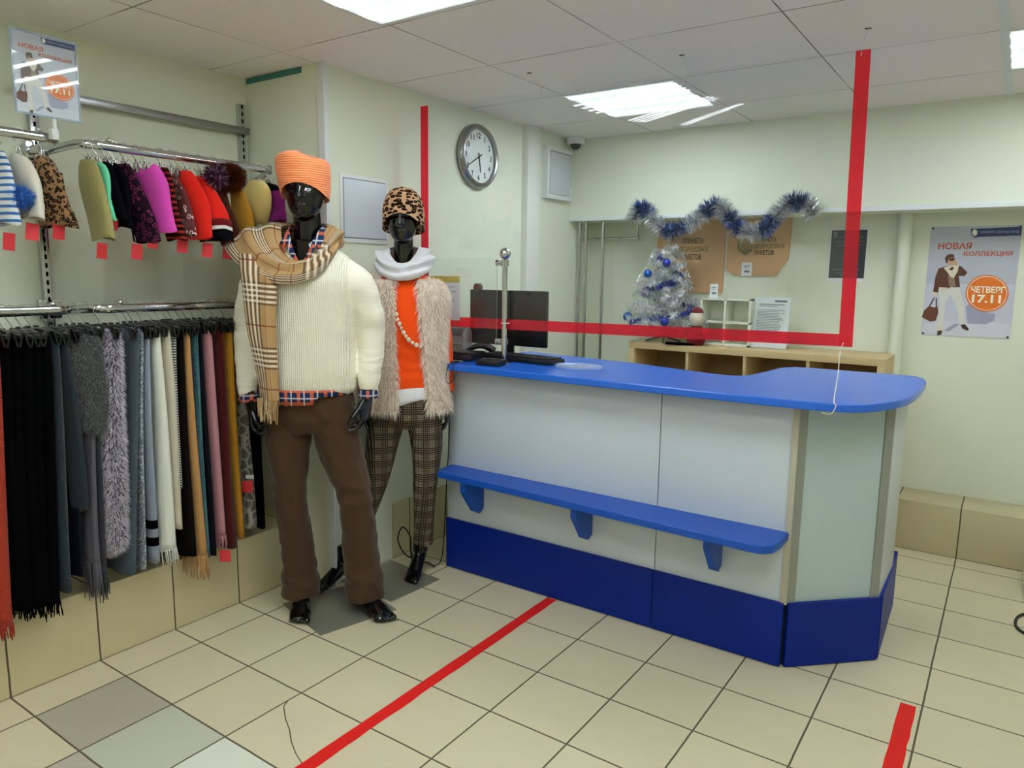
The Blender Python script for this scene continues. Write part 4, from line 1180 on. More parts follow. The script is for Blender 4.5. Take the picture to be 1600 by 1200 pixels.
# plush ruffled scarf: wide folds at the top
scarf('plush_scarf', 'bulky dark grey plush scarf gathered in ruffles at the top left of the right rail', 'scarf', c_ruff, .004, -.02, .88, .064, 24, xa=(-.33, -.075), xb=(-.25, -.085), wav=2.6, hyb=.034, roll=True, sfur=(16000, .011, .0011, fur_dark))
scarf('scarf', 'grey-purple scarf with long thin fringe below the plush scarf', 'scarf', c_purp, .010, -.030, .415, .014, 25, xa=(-.3, -.10), xb=(-.165, -.078), fringe=.135, nfr=34, hang=False, z0=1.06)
scarf('scarf', 'dark grey fringed scarf between the grey-purple and shaggy scarves', 'scarf', c_dk2, .042, -.006, .40, .013, 26, xa=(-.32, -.11), xb=(-.165, -.085), fringe=.115, nfr=26)
scarf('shaggy_scarf', 'long-haired shaggy grey faux-fur scarf', 'scarf', c_purp, .095, .043, .415, .033, 27, xa=(-.31, -.088), xb=(-.28, -.078), hyb=.042, roll=True, sfur=(26000, .019, .0011, fur_grey))
scarf('scarf', 'slate grey knitted scarf right of the shaggy one', 'scarf', c_knit, .168, .095, .337, .020, 28, hyb=.022)
scarf('scarf', 'grey tweed scarf with speckled pattern between slate and light blue', 'scarf', c_tweed, .196, .137, .340, .013, 29, hyb=.016)
t = scarf('scarf', 'light grey-blue scarf with two black bands near its end', 'scarf', c_lb, .216, .184, .352, .015, 30, hyb=.020)
b = MB()
for z in (.505, .435):
    R_ = scarf_rings(0, .184 - .216, 0, .352 - SCZ, (-.33 - RX, -.085 - RX), (-.30 - RX, -.072 - RX), .0158, 30, hyb=.0212)
    zz = [r for r in R_ if z - .02 < r[0][2] + SCZ < z + .028]
    if len(zz) >= 2: b.loft([[(p[0] * 1.0 + .0012 * (1 if p[0] > .03 else -1), p[1], p[2]) for p in r] for r in zz])
b.build('black_band', M['black_cloth'], t, smooth=1.6)
scarf('scarf', 'off-white wool scarf with a knotted fringe in the middle of the lower rail', 'scarf', c_white, .250, .252, .385, .028, 31, fringe=.06, nfr=44, hyb=.038, wav=1.3)
scarf('scarf', 'cream wool scarf folded at the top beside the off-white fringed one', 'scarf', c_cream, .290, .290, .46, .020, 32, hyb=.018, wav=1.4)
scarf('scarf', 'thin striped white and dark scarf behind the cream one', 'scarf', c_strip, .322, .297, .62, .013, 33, hyb=.016)
scarf('scarf', 'black-brown scarf left of the camel fringed one', 'scarf', c_brown, .349, .333, .325, .014, 34, hyb=.018)
scarf('scarf', 'camel coloured scarf with thick curly fringe', 'scarf', c_tan, .372, .372, .318, .014, 35, fringe=.10, nfr=60, hyb=.026)
scarf('scarf', 'teal speckled thin scarf right of the camel one', 'scarf', c_teal, .404, .402, .305, .011, 36)
scarf('scarf', 'dark navy scarf between the teal and pink scarves', 'scarf', c_navy, .430, .424, .300, .013, 37)
scarf('scarf', 'dusty pink wool scarf with short fringe', 'scarf', c_pink, .466, .470, .368, .021, 38, fringe=.055, nfr=40, hyb=.022, wav=.5, tagred=(.125, .005, -.955))
scarf('scarf', 'dark maroon scarf right of the pink one', 'scarf', c_maroon, .511, .521, .305, .019, 39, hyb=.024)
scarf('scarf', 'mustard yellow wool scarf right of the maroon one', 'scarf', c_must, .552, .560, .335, .018, 40)
scarf('scarf', 'dark brown dotted scarf right of the mustard one', 'scarf', c_dots, .600, .605, .36, .012, 41, xa=(-.33, -.14), xb=(-.30, -.13))
t = scarf('scarf', 'grey giraffe-print scarf beside the white sleeve', 'scarf', c_gir, .640, .648, .345, .022, 42, hyb=.034, xa=(-.33, -.15), xb=(-.28, -.125), tagred=(.085, -.02, -.70))
MB().box((.085, -.006, -.66), (.035, .002, .016), rot=Matrix.Rotation(.6, 3, 'Z')).build('white_tag', M['paper'], t, smooth=None)
scarf('scarf', 'black scarf at the right end of the lower rail behind the standing mannequin', 'scarf', M['black_cloth'], .700, .715, .325, .022, 43, xa=(-.33, -.15), xb=(-.29, -.13))

# ------------------------------------------------------------------ hats on the upper rail
def hat_rings(h, ax, by, kind, seed, lean=0.0, n=28):
    rg = random.Random(seed); ph = [rg.uniform(0, 6.28) for _ in range(5)]; K = 18; R_ = []
    for k in range(K + 1):
        s = k / K; z = -h * s
        if kind == 'beanie': w = math.sqrt(1 - (1 - min(s / .5, 1)) ** 2) * .9 + .1 + (.07 if s > .74 else 0)
        elif kind == 'tube': w = .55 + .45 * min(1, s / .3) ** .7 + (.12 * (s - .6) if s > .6 else 0)
        elif kind == 'bell': w = .35 + .65 * min(1, s / .55) ** .8 - (.10 * (s - .75) / .25 if s > .75 else 0)
        elif kind == 'beret': w = math.sqrt(max(.03, 1 - (2 * s - 1) ** 2)) * .85 + .15
        else: w = .7 + .3 * s
        ring = []
        for q in range(n):
            a = 2 * PI * q / n; ca, sa = math.cos(a), math.sin(a)
            ex = abs(ca) ** .8 * (1 if ca > 0 else -1); ey = abs(sa) ** .85 * (1 if sa > 0 else -1)
            f = 1 + .07 * math.sin(2 * a + ph[0] + 3 * s) + .05 * math.sin(3 * a + ph[1] - 4 * s)
            ring.append((ax * w * ex * f + lean * s * h, by * (.45 + .55 * w) * ey * f + .006 * math.sin(5 * s + ph[2]), z + .006 * math.sin(2 * a + ph[3]) * s))
        R_.append(ring)
    return R_
def short_words(x):
    w = x.split(); return ' '.join(w[:16])
def hang_hat(name, label, cat, mat, y, z0, z1, ax, by, kind, seed, lean=.2, cuff=None, pom=None, tagpos=None, rz=0.0, hook=True, band=None, ties=None, dx=0.0, notch=0.0, hk=None):
    t = thing(name, label, cat, (RX + dx, y, z0), rz, 'hats on the upper rail')
    h = z0 - z1; R_ = hat_rings(h, ax, by, kind, seed, lean)
    if notch:
        R_ = [[(p[0], p[1], p[2] - notch * math.exp(-((p[0] - lean * h * k / 18) / .022) ** 2) * max(0, 1 - k / 7)) for p in r] for k, r in enumerate(R_)]
    c0 = np.array(R_[-1]).mean(0)
    inside = [[tuple(c0 + (np.array(p) - c0) * .90) for p in R_[-1]], [tuple(c0 + (np.array(p) - c0) * .86 + np.array((-lean * .05, 0, .055))) for p in R_[-1]]]
    if notch: R_[0] = [(p[0], p[1] * .03, p[2]) for p in R_[0]]
    MB().loft(R_ + inside, capends=(not notch, True)).build('cloth', mat, t, smooth=1.6)
    if cuff:
        i = int(18 * cuff[0]); rr = [[(p[0] * 1.06, p[1] * 1.12, p[2]) for p in r] for r in R_[i:]]
        c = np.array(R_[i]).mean(0)
        MB().loft(rr).build('cuff', cuff[1], t, smooth=1.6)
    if band:
        for (s0, s1, m_) in band:
            rr = [[(p[0] * 1.03 + .0, p[1] * 1.07, p[2]) for p in r] for r in R_[int(18 * s0):int(18 * s1) + 1]]
            MB().loft(rr).build('band', m_, t, smooth=1.6)
    if pom:
        (px_, py_, pz_), r, m_, cnt, wd = pom
        rg = np.random.default_rng(seed); d = rg.normal(size=(cnt, 3)); d /= np.linalg.norm(d, axis=1, keepdims=True)
        b = MB(); b.fur(np.array((px_, py_, pz_)) + d * r * .25, d, r * .78 * (.8 + .3 * rg.random(cnt)), wd, seed=seed); b.sphere((px_, py_, pz_), r * .55, 12, 8)
        b.build('pompom', m_, t, smooth=None)
    if ties:
        for (x, z_, L) in ties:
            b = MB(); b.loft([[(x + .02 * s + .018 * (1 + .5 * (s > .8)) * math.cos(a), -.01 + .010 * math.sin(a), z_ - L * s) for a in np.linspace(0, 2 * PI, 10, endpoint=False)] for s in np.linspace(0, 1, 8)]); b.build('tie', mat, t, smooth=1.6)
    if tagpos:
        for tp in tagpos:
            b = MB(); b.box((tp[0], tp[1], tp[2]), (.038, .0015, .055), rot=Matrix.Rotation(tp[3], 3, 'Z') @ Matrix.Rotation(.12, 3, 'Y')); b.build('red_tag', M['tag_red'], t, smooth=None)
            MB().tube([(tp[0], tp[1], tp[2] + .026), (tp[0] - .01, tp[1], tp[2] + .06)], .0007, 4).build('tag_cord', M['string'], t)
    if hook: clip_hook(y, 1.896, hk or 'wire clip hook holding the ' + re.split(' with | at | hanging | between | left ', label)[0] + (' near the ' + re.split('between the | tight against the | left of the ', label)[1].split(' and')[0] if label.startswith(('plain black', 'plain cream', 'second')) and re.search('between the | tight against the | left of the ', label) else ''))
    return t
h_cream = F('cream_fleece', 'd2cdbf', 'plain', 300, .1); h_wb = F('white_blue_stripes', 'd8dade', 'hstripe', 300, .1, '3a68a8'); h_leo = F('leopard_fleece', '96704c', 'leopard', 300, .1, '1c1009')
h_olive = F('olive_rib', 'a39a66', 'rib', 300, .2, '6d6640'); h_mint = F('mint_knit', '6fd0a4', 'plain', 300, .15, '4aa07c'); h_black = F('black_knit', '0b0a10'); h_motif = F('black_rose_motif', '100a12', 'motif', 300, .1, '6b2a48')
h_pink = F('pink_fleece', 'd64bb0', 'plain', 250, .2, 'a52f86'); h_bstr = F('black_red_stripe', '120a0c', 'hstripe', 300, .1, '8c2a26'); h_dred = F('wine_white_motif', '560a18', 'motif', 300, .1, 'd8b8b0'); h_red = F('red_knit', 'e0241a', 'plain', 300, .2, 'a01410')
h_dkred = F('dark_red_band', '6a0c10'); h_brown = F('brown_knit', '4a1e0e', 'knit'); h_must = F('mustard_fleece', 'c08a2c', 'plain', 300, .25); h_yel = F('pale_yellow_fleece', 'ecd68a', 'plain', 300, .2, 'c9ae5e'); h_mag = F('magenta_fleece', '9a2f8e')
fur_brown = furmat('brown_fur', [(0, '4a1c08'), (.5, '7a3a16'), (1, '2c1006')]); fur_pw = furmat('purple_white_pompom', [(0, '3a1230'), (.45, '5a2048'), (.55, 'cfc0cc'), (.7, '2a0d22'), (1, '7a3a62')]); fur_blue = furmat('blue_pompom', [(0, '3a70c8'), (.6, '5a94e4'), (1, '2c58a8')])
hang_hat('knit_hat', 'white knitted hat with blue stripes and blue pompom at the left edge', 'hat', h_wb, -.185, 1.83, 1.60, .085, .022, 'bell', 51, pom=((.10, .02, -.145), .045, fur_blue, 700, .0016), tagpos=[(.06, -.01, -.285, .6)])
hang_hat('beanie', 'plain cream beanie left of the leopard hat', 'hat', h_cream, -.120, 1.83, 1.62, .085, .024, 'beanie', 52, tagpos=[(.06, -.005, -.25, 1.4)])
hang_hat('leopard_hood', 'leopard print hood with a long tie hanging on the upper rail', 'hat', h_leo, -.052, 1.835, 1.60, .066, .028, 'beanie', 53, rz=.3, ties=[(.075, -.06, .165)], tagpos=[(.06, -.01, -.25, 1.3)])
hang_hat('rib_hat', 'olive ribbed hat with an open flared end', 'hat', h_olive, .098, 1.84, 1.565, .068, .020, 'tube', 54, lean=.22, tagpos=[(.06, -.005, -.315, .5)])
hang_hat('beanie', 'mint green beanie with a turned-up cuff', 'hat', h_mint, .128, 1.838, 1.635, .058, .014, 'beanie', 55, cuff=(.68, h_mint))
hang_hat('beanie', 'plain black beanie between the mint and flowered hats', 'hat', h_black, .158, 1.842, 1.635, .06, .016, 'beanie', 56, tagpos=[(.055, -.02, -.215, 1.0)])
hang_hat('beanie', 'second black beanie tight against the flowered hat', 'hat', h_black, .186, 1.842, 1.61, .06, .015, 'beanie', 57, hk='wire clip hook holding the black beanie beside the flowered hat')
hang_hat('flowered_hat', 'long black flowered hat with dark rose pattern', 'hat', h_motif, .222, 1.840, 1.560, .072, .020, 'tube', 58, lean=.45, tagpos=[(.09, -.02, -.315, .8)])
hang_hat('fleece_hat', 'bright pink fleece hat with a fold down its middle', 'hat', h_pink, .302, 1.852, 1.603, .076, .030, 'tube', 59, lean=.2, rz=.35, notch=.030, tagpos=[(.04, -.03, -.285, 1.1)])
hang_hat('striped_hat', 'black hat with thin dark red stripes', 'hat', h_bstr, .362, 1.845, 1.575, .062, .018, 'tube', 60, lean=.3)
hang_hat('patterned_hat', 'wine red hat with white swirl pattern', 'hat', h_dred, .408, 1.825, 1.592, .062, .016, 'tube', 61, lean=.3, tagpos=[(.06, -.01, -.27, .9)])
hang_hat('red_hat', 'plain bright red knitted hat left of the banded one', 'hat', h_red, .462, 1.845, 1.585, .074, .026, 'bell', 62, lean=.2, rz=.3, tagpos=[(.07, .02, -.305, .5)])
hang_hat('bobble_hat', 'red hat with white and black bands and purple pompom', 'hat', h_red, .522, 1.830, 1.578, .080, .030, 'bell', 63, lean=.3, rz=.3, band=[(.70, .80, h_dkred), (.80, .88, F('white_band', 'dcd6d2')), (.88, 1.0, h_black)], pom=((.07, .012, .0), .058, fur_pw, 900, .0018), tagpos=[(.08, .05, -.295, .5)])
hang_hat('bobble_hat', 'dark brown knitted hat with a big brown fur pompom', 'hat', h_brown, .640, 1.805, 1.562, .066, .028, 'bell', 64, lean=.25, dx=-.045, pom=((.05, .02, .035), .068, fur_brown, 5000, .0012))
hang_hat('fleece_hat', 'mustard fleece hat right of the brown pompom', 'hat', h_must, .722, 1.820, 1.565, .078, .022, 'bell', 65, lean=.15, dx=-.045)
hang_hat('beret', 'pale yellow beret left of the orange hat', 'hat', h_yel, .806, 1.850, 1.66, .088, .026, 'beret', 66, lean=.1, dx=-.03)
hang_hat('beanie', 'magenta and black beanie behind the orange-hatted mannequin', 'hat', h_mag, .850, 1.84, 1.675, .08, .022, 'beanie', 67, band=[(0, .24, h_black)])
for y, l in ((.268, 'empty wire clip hook left of the pink fleece hat'), (.430, 'empty wire clip hook by the wine red hat'), (.590, 'empty wire clip hook beside the purple pompom')): clip_hook(y, 1.896, l)
# ------------------------------------------------------------------ mannequins
def ell(cx, cy, z, rx, ry, n=32, pw=1.0):
    r = []
    for k in range(n):
        a = 2 * PI * k / n; ca, sa = math.cos(a), math.sin(a)
        r.append((cx + rx * abs(ca) ** pw * (1 if ca >= 0 else -1), cy + ry * abs(sa) ** pw * (1 if sa >= 0 else -1), z))
    return r
def stack(b, rows, n=32, pw=.9):
    """rows: (z, cx, cy, rx, ry) from bottom to top"""
    return b.loft([ell(cx, cy, z, rx, ry, n, pw) for z, cx, cy, rx, ry in rows])
def limb(b, pts, per=5, n=20):
    """pts: (x, y, z, r)"""
    c = catmull([np.array(p) for p in pts], per)
    return b.tube([p[:3] for p in c], [p[3] for p in c], n)
def hand_mesh(wrist, d, pn, ts, curl=(22, 34, 24), size=1.0, spread=.10):
    """five-fingered hand: d towards the fingers, pn out of the palm, ts towards the thumb"""
    d, pn, ts = nrm(d), nrm(pn), nrm(ts); w = np.asarray(wrist, float); S = size; b = MB()
    def at(a, u, q): return w + S * (d * a + ts * u + pn * q)
    rings = []
    for a, hw, ht in ((-.03, .026, .021), (0, .027, .020), (.03, .036, .019), (.06, .041, .017), (.085, .042, .0145), (.098, .038, .011)):
        rings.append([at(a, hw * math.cos(t), ht * math.sin(t)) for t in np.linspace(0, 2 * PI, 18, endpoint=False)])
    b.loft(rings)
    for i, (u, L, r) in enumerate(((.030, .072, .0088), (.010, .080, .0092), (-.010, .074, .0088), (-.029, .058, .0078))):
        p = at(.088, u, 0); ang = 0.0; pts = [at(.06, u * .8, 0), p]; rad = [r * 1.05, r * 1.08]
        sp = (1.5 - i) * spread
        for j, (f, c) in enumerate(zip((.46, .30, .24), curl)):
            ang += math.radians(c + i * 3)
            v = d * math.cos(ang) + pn * math.sin(ang) + ts * sp * math.cos(ang)
            p = p + nrm(v) * L * f * S; pts.append(p); rad.append(r * (1.0, .92, .72)[j])
        b.tube(pts, [q * S for q in rad], 10); b.sphere(pts[-1], rad[-1] * S * .98, 10, 8)
        for q in pts[2:-1]: b.sphere(q, r * S * 1.03, 10, 8)
    p0, p1, p2, p3 = at(.018, .020, .004), at(.046, .044, .012), at(.074, .054, .026), at(.098, .050, .040)
    b.tube([p0, p1, p2, p3], [.014 * S, .0125 * S, .0105 * S, .0075 * S], 10); b.sphere(p3, .0078 * S, 10, 8); b.sphere(p1, .0122 * S, 10, 8)
    return remesh(b, .0024, 3)
def foot_mesh(ankle, toe, heel_z, w=.043, n=20):
    """bare foot from the ankle to the toe tip; heel_z raises the heel"""
    a = np.asarray(ankle, float); t = np.asarray(toe, float); b = MB()
    f = t - a; f[2] = 0; L = np.linalg.norm(f); f = f / L; s = np.array((-f[1], f[0], 0))
    def R(c, rw, rh): return [c + s * rw * math.cos(q) + np.array((0, 0, 1)) * rh * math.sin(q) for q in np.linspace(0, 2 * PI, n, endpoint=False)]
    rows = []
    for k, (u, rw, rh) in enumerate(((-.38, .018, .016), (-.30, .030, .030), (-.10, .036, .040), (.15, .037, .042), (.40, .040, .034), (.65, .045, .024), (.82, .043, .017), (.92, .034, .012))):
        zc = rh + .004 + heel_z * max(0, 1 - (u + .38) / 1.0) ** 1.2
        rows.append(R(a * (1, 1, 0) + f * L * u + (0, 0, zc), rw * w / .043, rh))
    b.loft(rows)
    for i, (q, r, e) in enumerate(((.030, .0135, 1.0), (.010, .0105, .98), (-.006, .010, .95), (-.021, .0095, .90), (-.034, .0088, .84))):
        c0 = a * (1, 1, 0) + f * L * .72 + s * q * w / .043; c1 = a * (1, 1, 0) + f * L * (e - .05) + s * q * w / .043 * 1.05
        b.tube([c0 + (0, 0, .018), (c0 + c1) / 2 + (0, 0, r + .008), c1 + (0, 0, r + .003)], [r * .9, r, r], 10); b.sphere(c1 + f * .004 + (0, 0, r + .003), r, 12, 8)
    b.tube([a + (0, 0, .06), a * (1, 1, 0) + (0, 0, heel_z * .75 + .055)], [.034, .036], 16)
    return remesh(b, .0035, 3)
def head_mesh(cx, cy, chin, top, rx, ry, neck, fem=False):
    """egg head with brow, nose and mouth"""
    H = top - chin; b = MB(); rows = []
    for s, fx, fy, oy in ((0, .22, .22, -.034), (.04, .42, .40, -.032), (.10, .60, .56, -.026), (.2, .78, .74, -.016), (.34, .91, .88, -.006), (.5, .99, .97, 0), (.64, 1.0, 1.0, .004), (.78, .92, .93, .006), (.9, .68, .70, .006), (.97, .38, .40, .006), (1.0, .12, .12, .006)):
        rows.append((chin + H * s, cx, cy + oy, rx * fx, ry * fy))
    stack(b, rows, 36, 1.0)
    b.tube([(x, y, z) for x, y, z, r in neck], [r for x, y, z, r in neck], 24)
    me = remesh(b, .0042, 5)
    def f(p, n):
        if n[1] > .25: return 0
        x = p[0] - cx; z = (p[2] - chin) / H
        g = lambda x0, z0, sx, sz: math.exp(-((x - x0) / sx) ** 2 - ((z - z0) / sz) ** 2)
        v = .013 * g(0, .43, .012, .10) + .009 * g(0, .36, .017, .035) - .0075 * (g(-.031, .52, .02, .05) + g(.031, .52, .02, .05)) + .003 * g(0, .60, .06, .04)
        v += .0045 * g(0, .225, .026, .028) - .004 * g(0, .215, .022, .010) + .005 * g(0, .07, .022, .05)
        return v
    displace(me, f)
    return me
def wr(seed, amp, s=14.0):
    return lambda p, n: amp * (nz(p, s, seed) + .5 * nz(p, s * 2.3, seed + 9))

# cloth materials used only here
def sweater_mat():
    g = G('cream_rib_knit', .95, 0, None, .12); x, y, z = g.xyz(g.obj())
    s = g.math('SINE', g.math('MULTIPLY', x, 2 * PI / .0085)); k = g.math('SINE', g.math('MULTIPLY', z, 2 * PI / .007))
    torso = g.math('LESS_THAN', g.math('ABSOLUTE', g.math('ADD', x, .03)), .17)
    v = g.math('MULTIPLY', g.math('MULTIPLY', g.math('ADD', s, 1.0), .5), torso)
    g.col(g.mix(g.math('MULTIPLY', v, .20), lin('ece6d4'), lin('c4bca2')))
    g.bump(g.math('ADD', g.math('MULTIPLY', v, -1.6), g.math('MULTIPLY', k, .25)), .6, .003); g.b.inputs['Sheen Weight'].default_value = .2
    return g.mat
def plaid_mat(name, use_uv=False):
    """camel check with white/black triple lines and thin red lines"""
    g = G(name, .9, 0, None, .12); c = g.xyz(g.uv() if use_uv else g.obj()); u, v = c[0], c[1 if use_uv else 2]
    base = lin('b08d62'); P = .25
    def tri(q): return g.maxm(*[g.band(q, P, .168 + o, .0036) for o in (-.030, -.010, .010, .030)])
    def blk(q): return g.maxm(*[g.band(q, P, .168 + o, .0034) for o in (-.040, -.020, 0, .020, .040)])
    col = base
    col = g.mix(g.math('MULTIPLY', g.maxm(blk(u), blk(v)), .72), col, lin('2c2430'))
    col = g.mix(g.math('MULTIPLY', tri(u), .75), col, lin('e6ddcc')); col = g.mix(g.math('MULTIPLY', tri(v), .75), col, lin('e6ddcc'))
    col = g.mix(g.math('MULTIPLY', g.maxm(g.band(u, P, .043, .0018), g.band(v, P, .043, .0018), g.band(u, P, .10, .0012), g.band(v, P, .29 - .25, .0012)), .8), col, lin('7a2c28'))
    tw = g.noise(g.obj(), 400, 1)
    col = g.mix(g.math('MULTIPLY', tw, .18), col, lin('6b543a'))
    g.col(col); g.bump(tw, .3, .001); return g.mat
def shirt_mat():
    g = G('plaid_shirt', .9, 0, None, .15); x, y, z = g.xyz(g.obj()); P = .052
    col = lin('1c2c50')
    col = g.mix(g.math('MULTIPLY', g.maxm(g.band(x, P, .0, .0065), g.band(z, P, .0, .0065)), .7), col, lin('d8683a'))
    col = g.mix(g.math('MULTIPLY', g.maxm(g.band(x, P, .022, .0025), g.band(z, P, .022, .0025)), .8), col, lin('cfc8cf'))
    g.col(col); return g.mat
def glen_mat():
    g = G('checked_trousers', .9, 0, None, .15); x, y, z = g.xyz(g.obj())
    xx = g.math('ADD', x, g.math('MULTIPLY', y, .5))
    a, b_ = g.band(xx, .0105, 0, .0034), g.band(z, .0105, 0, .0034)
    A_, B_ = g.band(xx, .064, 0, .020), g.band(z, .064, 0, .020)
    m = g.maxm(g.math('MULTIPLY', a, A_), g.math('MULTIPLY', b_, B_)); m2 = g.math('MULTIPLY', g.maxm(a, b_), .42)
    col = g.mix(g.math('MAXIMUM', g.math('MULTIPLY', m, .9), m2), lin('9a8873'), lin('17110e'))
    col = g.mix(g.math('MULTIPLY', g.maxm(g.band(xx, .064, .032, .0016), g.band(z, .064, .032, .0016)), .5), col, lin('2a1a14'))
    g.col(col); g.bump(g.noise(g.obj(), 350, 1), .3, .001); return g.mat
M['sweater'] = sweater_mat(); M['plaid'] = plaid_mat('camel_plaid', True); M['shirt'] = shirt_mat(); M['glen'] = glen_mat()
M['corduroy'] = None
g = G('brown_trousers', .85, 0, None, .2); n = g.noise(g.obj(), 7, 4); g.col(g.mix(g.math('MULTIPLY', n, .6), lin('4c3422'), lin('33210f'))); g.bump(g.noise(g.obj(), 320, 2), .3, .001); g.b.inputs['Sheen Weight'].default_value = .15; M['corduroy'] = g.mat
M['orange_hat'] = None
g = G('orange_rib_knit', .95, 0, None, .12); x, y, z = g.xyz(g.obj()); s = g.math('SINE', g.math('MULTIPLY', z, 2 * PI / .0085)); n = g.noise(g.obj(), 60, 3)
g.col(g.mix(g.math('MULTIPLY', g.math('ADD', g.math('MULTIPLY', s, .2), n), .35), lin('ff9a66'), lin('d86a38'))); g.bump(g.math('ADD', s, n), .45, .002); g.b.inputs['Sheen Weight'].default_value = .25; M['orange_hat'] = g.mat
M['orange_top'] = fabric('orange_jersey', 'ff5618', 'plain', 200, .12, 'd03a08'); M['white_cotton'] = fabric('white_cotton', 'e6e6ea', 'plain', 300, .08); M['white_scarf'] = fabric('white_scarf_cloth', 'e2e2e8', 'plain', 300, .10)
M['leo_fur'] = None
g = G('leopard_fur', .95, 0, None, .12); o = g.obj()
q = g.n('ShaderNodeVectorMath', operation='ADD'); g.L.new(g.scale(o, (1, 1, 1.9)), q.inputs[0]); sc_ = g.n('ShaderNodeVectorMath', operation='SCALE'); g.L.new(g.noise(o, 45, 2, out='Color'), sc_.inputs[0]); sc_.inputs[3].default_value = .02; g.L.new(sc_.outputs[0], q.inputs[1])
d = g.voro(q.outputs[0], 38); col = g.mix(g.math('LESS_THAN', d, .50), lin('c9a07e'), lin('1d0f0a')); col = g.mix(g.math('LESS_THAN', d, .17), col, lin('8a5a3c')); g.col(col); g.bump(g.noise(o, 300, 2), .4, .002); M['leo_fur'] = g.mat
M['vest_fur'] = furmat('beige_vest_fur', [(0, 'ecdccc'), (.35, 'faeee2'), (.7, 'fff8f0'), (1, 'd0b8a4')], thin=.0); M['vest_base'] = plain('vest_base', 'd0bcaa', .95, 0, .1)
M['bead'] = plain('pearl_beads', 'e8dcc6', .2)

def cowl(b, cx, cy, inner, outer, seed, thick=.013, K=72, J=16, ripple=.006, nrip=2.6, bulge=.028, uvw=.30):
    """cloth ring lying round the neck; inner/outer give (rx, ry, front z, side z, back z, dx)"""
    def rim(R_, th):
        rx, ry, zf, zs, zb, dx = R_; c, s = math.cos(th), math.sin(th)     # th 0 = front
        z = zs + (zf - zs) * max(0, c) ** 1.5 + (zb - zs) * max(0, -c) ** 1.2
        return np.array((cx + dx * max(0, 1 - abs(c)) + rx * s + (dx * .4), cy - ry * c, z))
    rings, uvs = [], []
    for k in range(K + 1):
        th = 2 * PI * k / K; I, O = rim(inner, th), rim(outer, th); e = O - I; c, s = math.cos(th), math.sin(th)
        rad = np.array((s, -c, 0)); up = nrm(np.cross(np.array((c, s, 0)), e)); up = up if up[2] > 0 or up @ rad > 0 else -up
        topl, bot = [], []
        for j in range(J + 1):
            q = j / J; h = bulge * math.sin(PI * q) ** .7 + ripple * math.sin(2 * PI * nrip * q + 1.8 * math.sin(th + seed) + .9 * math.sin(3 * th)) * math.sin(PI * q)
            p = I + e * q + up * (h + .006 * nz(I + e * q, 30, seed)); topl.append((p, q)); bot.append((p - up * thick * (.35 + .65 * math.sin(PI * q)), q))
        prof = topl + bot[::-1]
        rings.append([p for p, q in prof]); uvs.append([(th * .125 + .09, q * uvw) for p, q in prof])
    rows = [r + [r[0]] for r in rings]; uvr = [u + [u[0]] for u in uvs]
    return b.grid(rows, 0, uvr)

# ---- standing man
MO, MRZ = (.174, .788, 0), .6026
man = thing('mannequin', 'black mannequin in orange hat, cream sweater, plaid scarf and brown trousers', 'mannequin', MO, MRZ)
b = MB()
stack(b, [(.86, -.04, 0, .15, .09), (.95, -.04, 0, .155, .10), (1.1, -.04, 0, .15, .095), (1.3, -.04, 0, .175, .11), (1.43, -.04, 0, .180, .105), (1.50, -.04, .005, .135, .09), (1.56, -.04, .01, .09, .07), (1.59, -.04, .01, .06, .058)])
limb(b, [(-.215, .0, 1.455, .044), (-.285, .01, 1.24, .034), (-.289, -.036, 1.02, .026), (-.278, -.055, .94, .028)]); limb(b, [(.135, 0, 1.455, .044), (.208, .025, 1.25, .034), (.209, .0, 1.05, .026), (.203, -.02, .96, .028)])
limb(b, [(-.125, 0, .88, .085), (-.14, -.005, .52, .052), (-.115, .02, .2, .042), (-.112, .02, .09, .034)]); limb(b, [(.045, 0, .88, .085), (.125, -.005, .52, .052), (.158, .015, .2, .042), (.165, .01, .09, .034)])
body = remesh(b, .009, 3)
mb = MB(); mesh_to_mb(body, mb)
mesh_to_mb(head_mesh(-.035, -.005, 1.662, 1.90, .080, .100, [(-.035, .012, 1.52, .062), (-.035, .010, 1.60, .056), (-.035, .0, 1.72, .055)]), mb)
mesh_to_mb(hand_mesh((-.275, -.058, .945), (.10, -.10, -1), (1, -.25, .1), (.2, -1, -.1), (24, 36, 26), 1.06, .05), mb)
mesh_to_mb(hand_mesh((.200, -.022, .955), (-.10, -.10, -1), (-1, -.2, .1), (-.2, -1, -.1), (22, 34, 24), 1.06, .05), mb)
mesh_to_mb(foot_mesh((-.110, .022, .09), (-.075, -.155, 0), 0), mb)
mesh_to_mb(foot_mesh((.165, .012, .09), (.292, -.128, 0), 0), mb)
mb.build('body', M['black_gloss'], man, smooth=1.2)
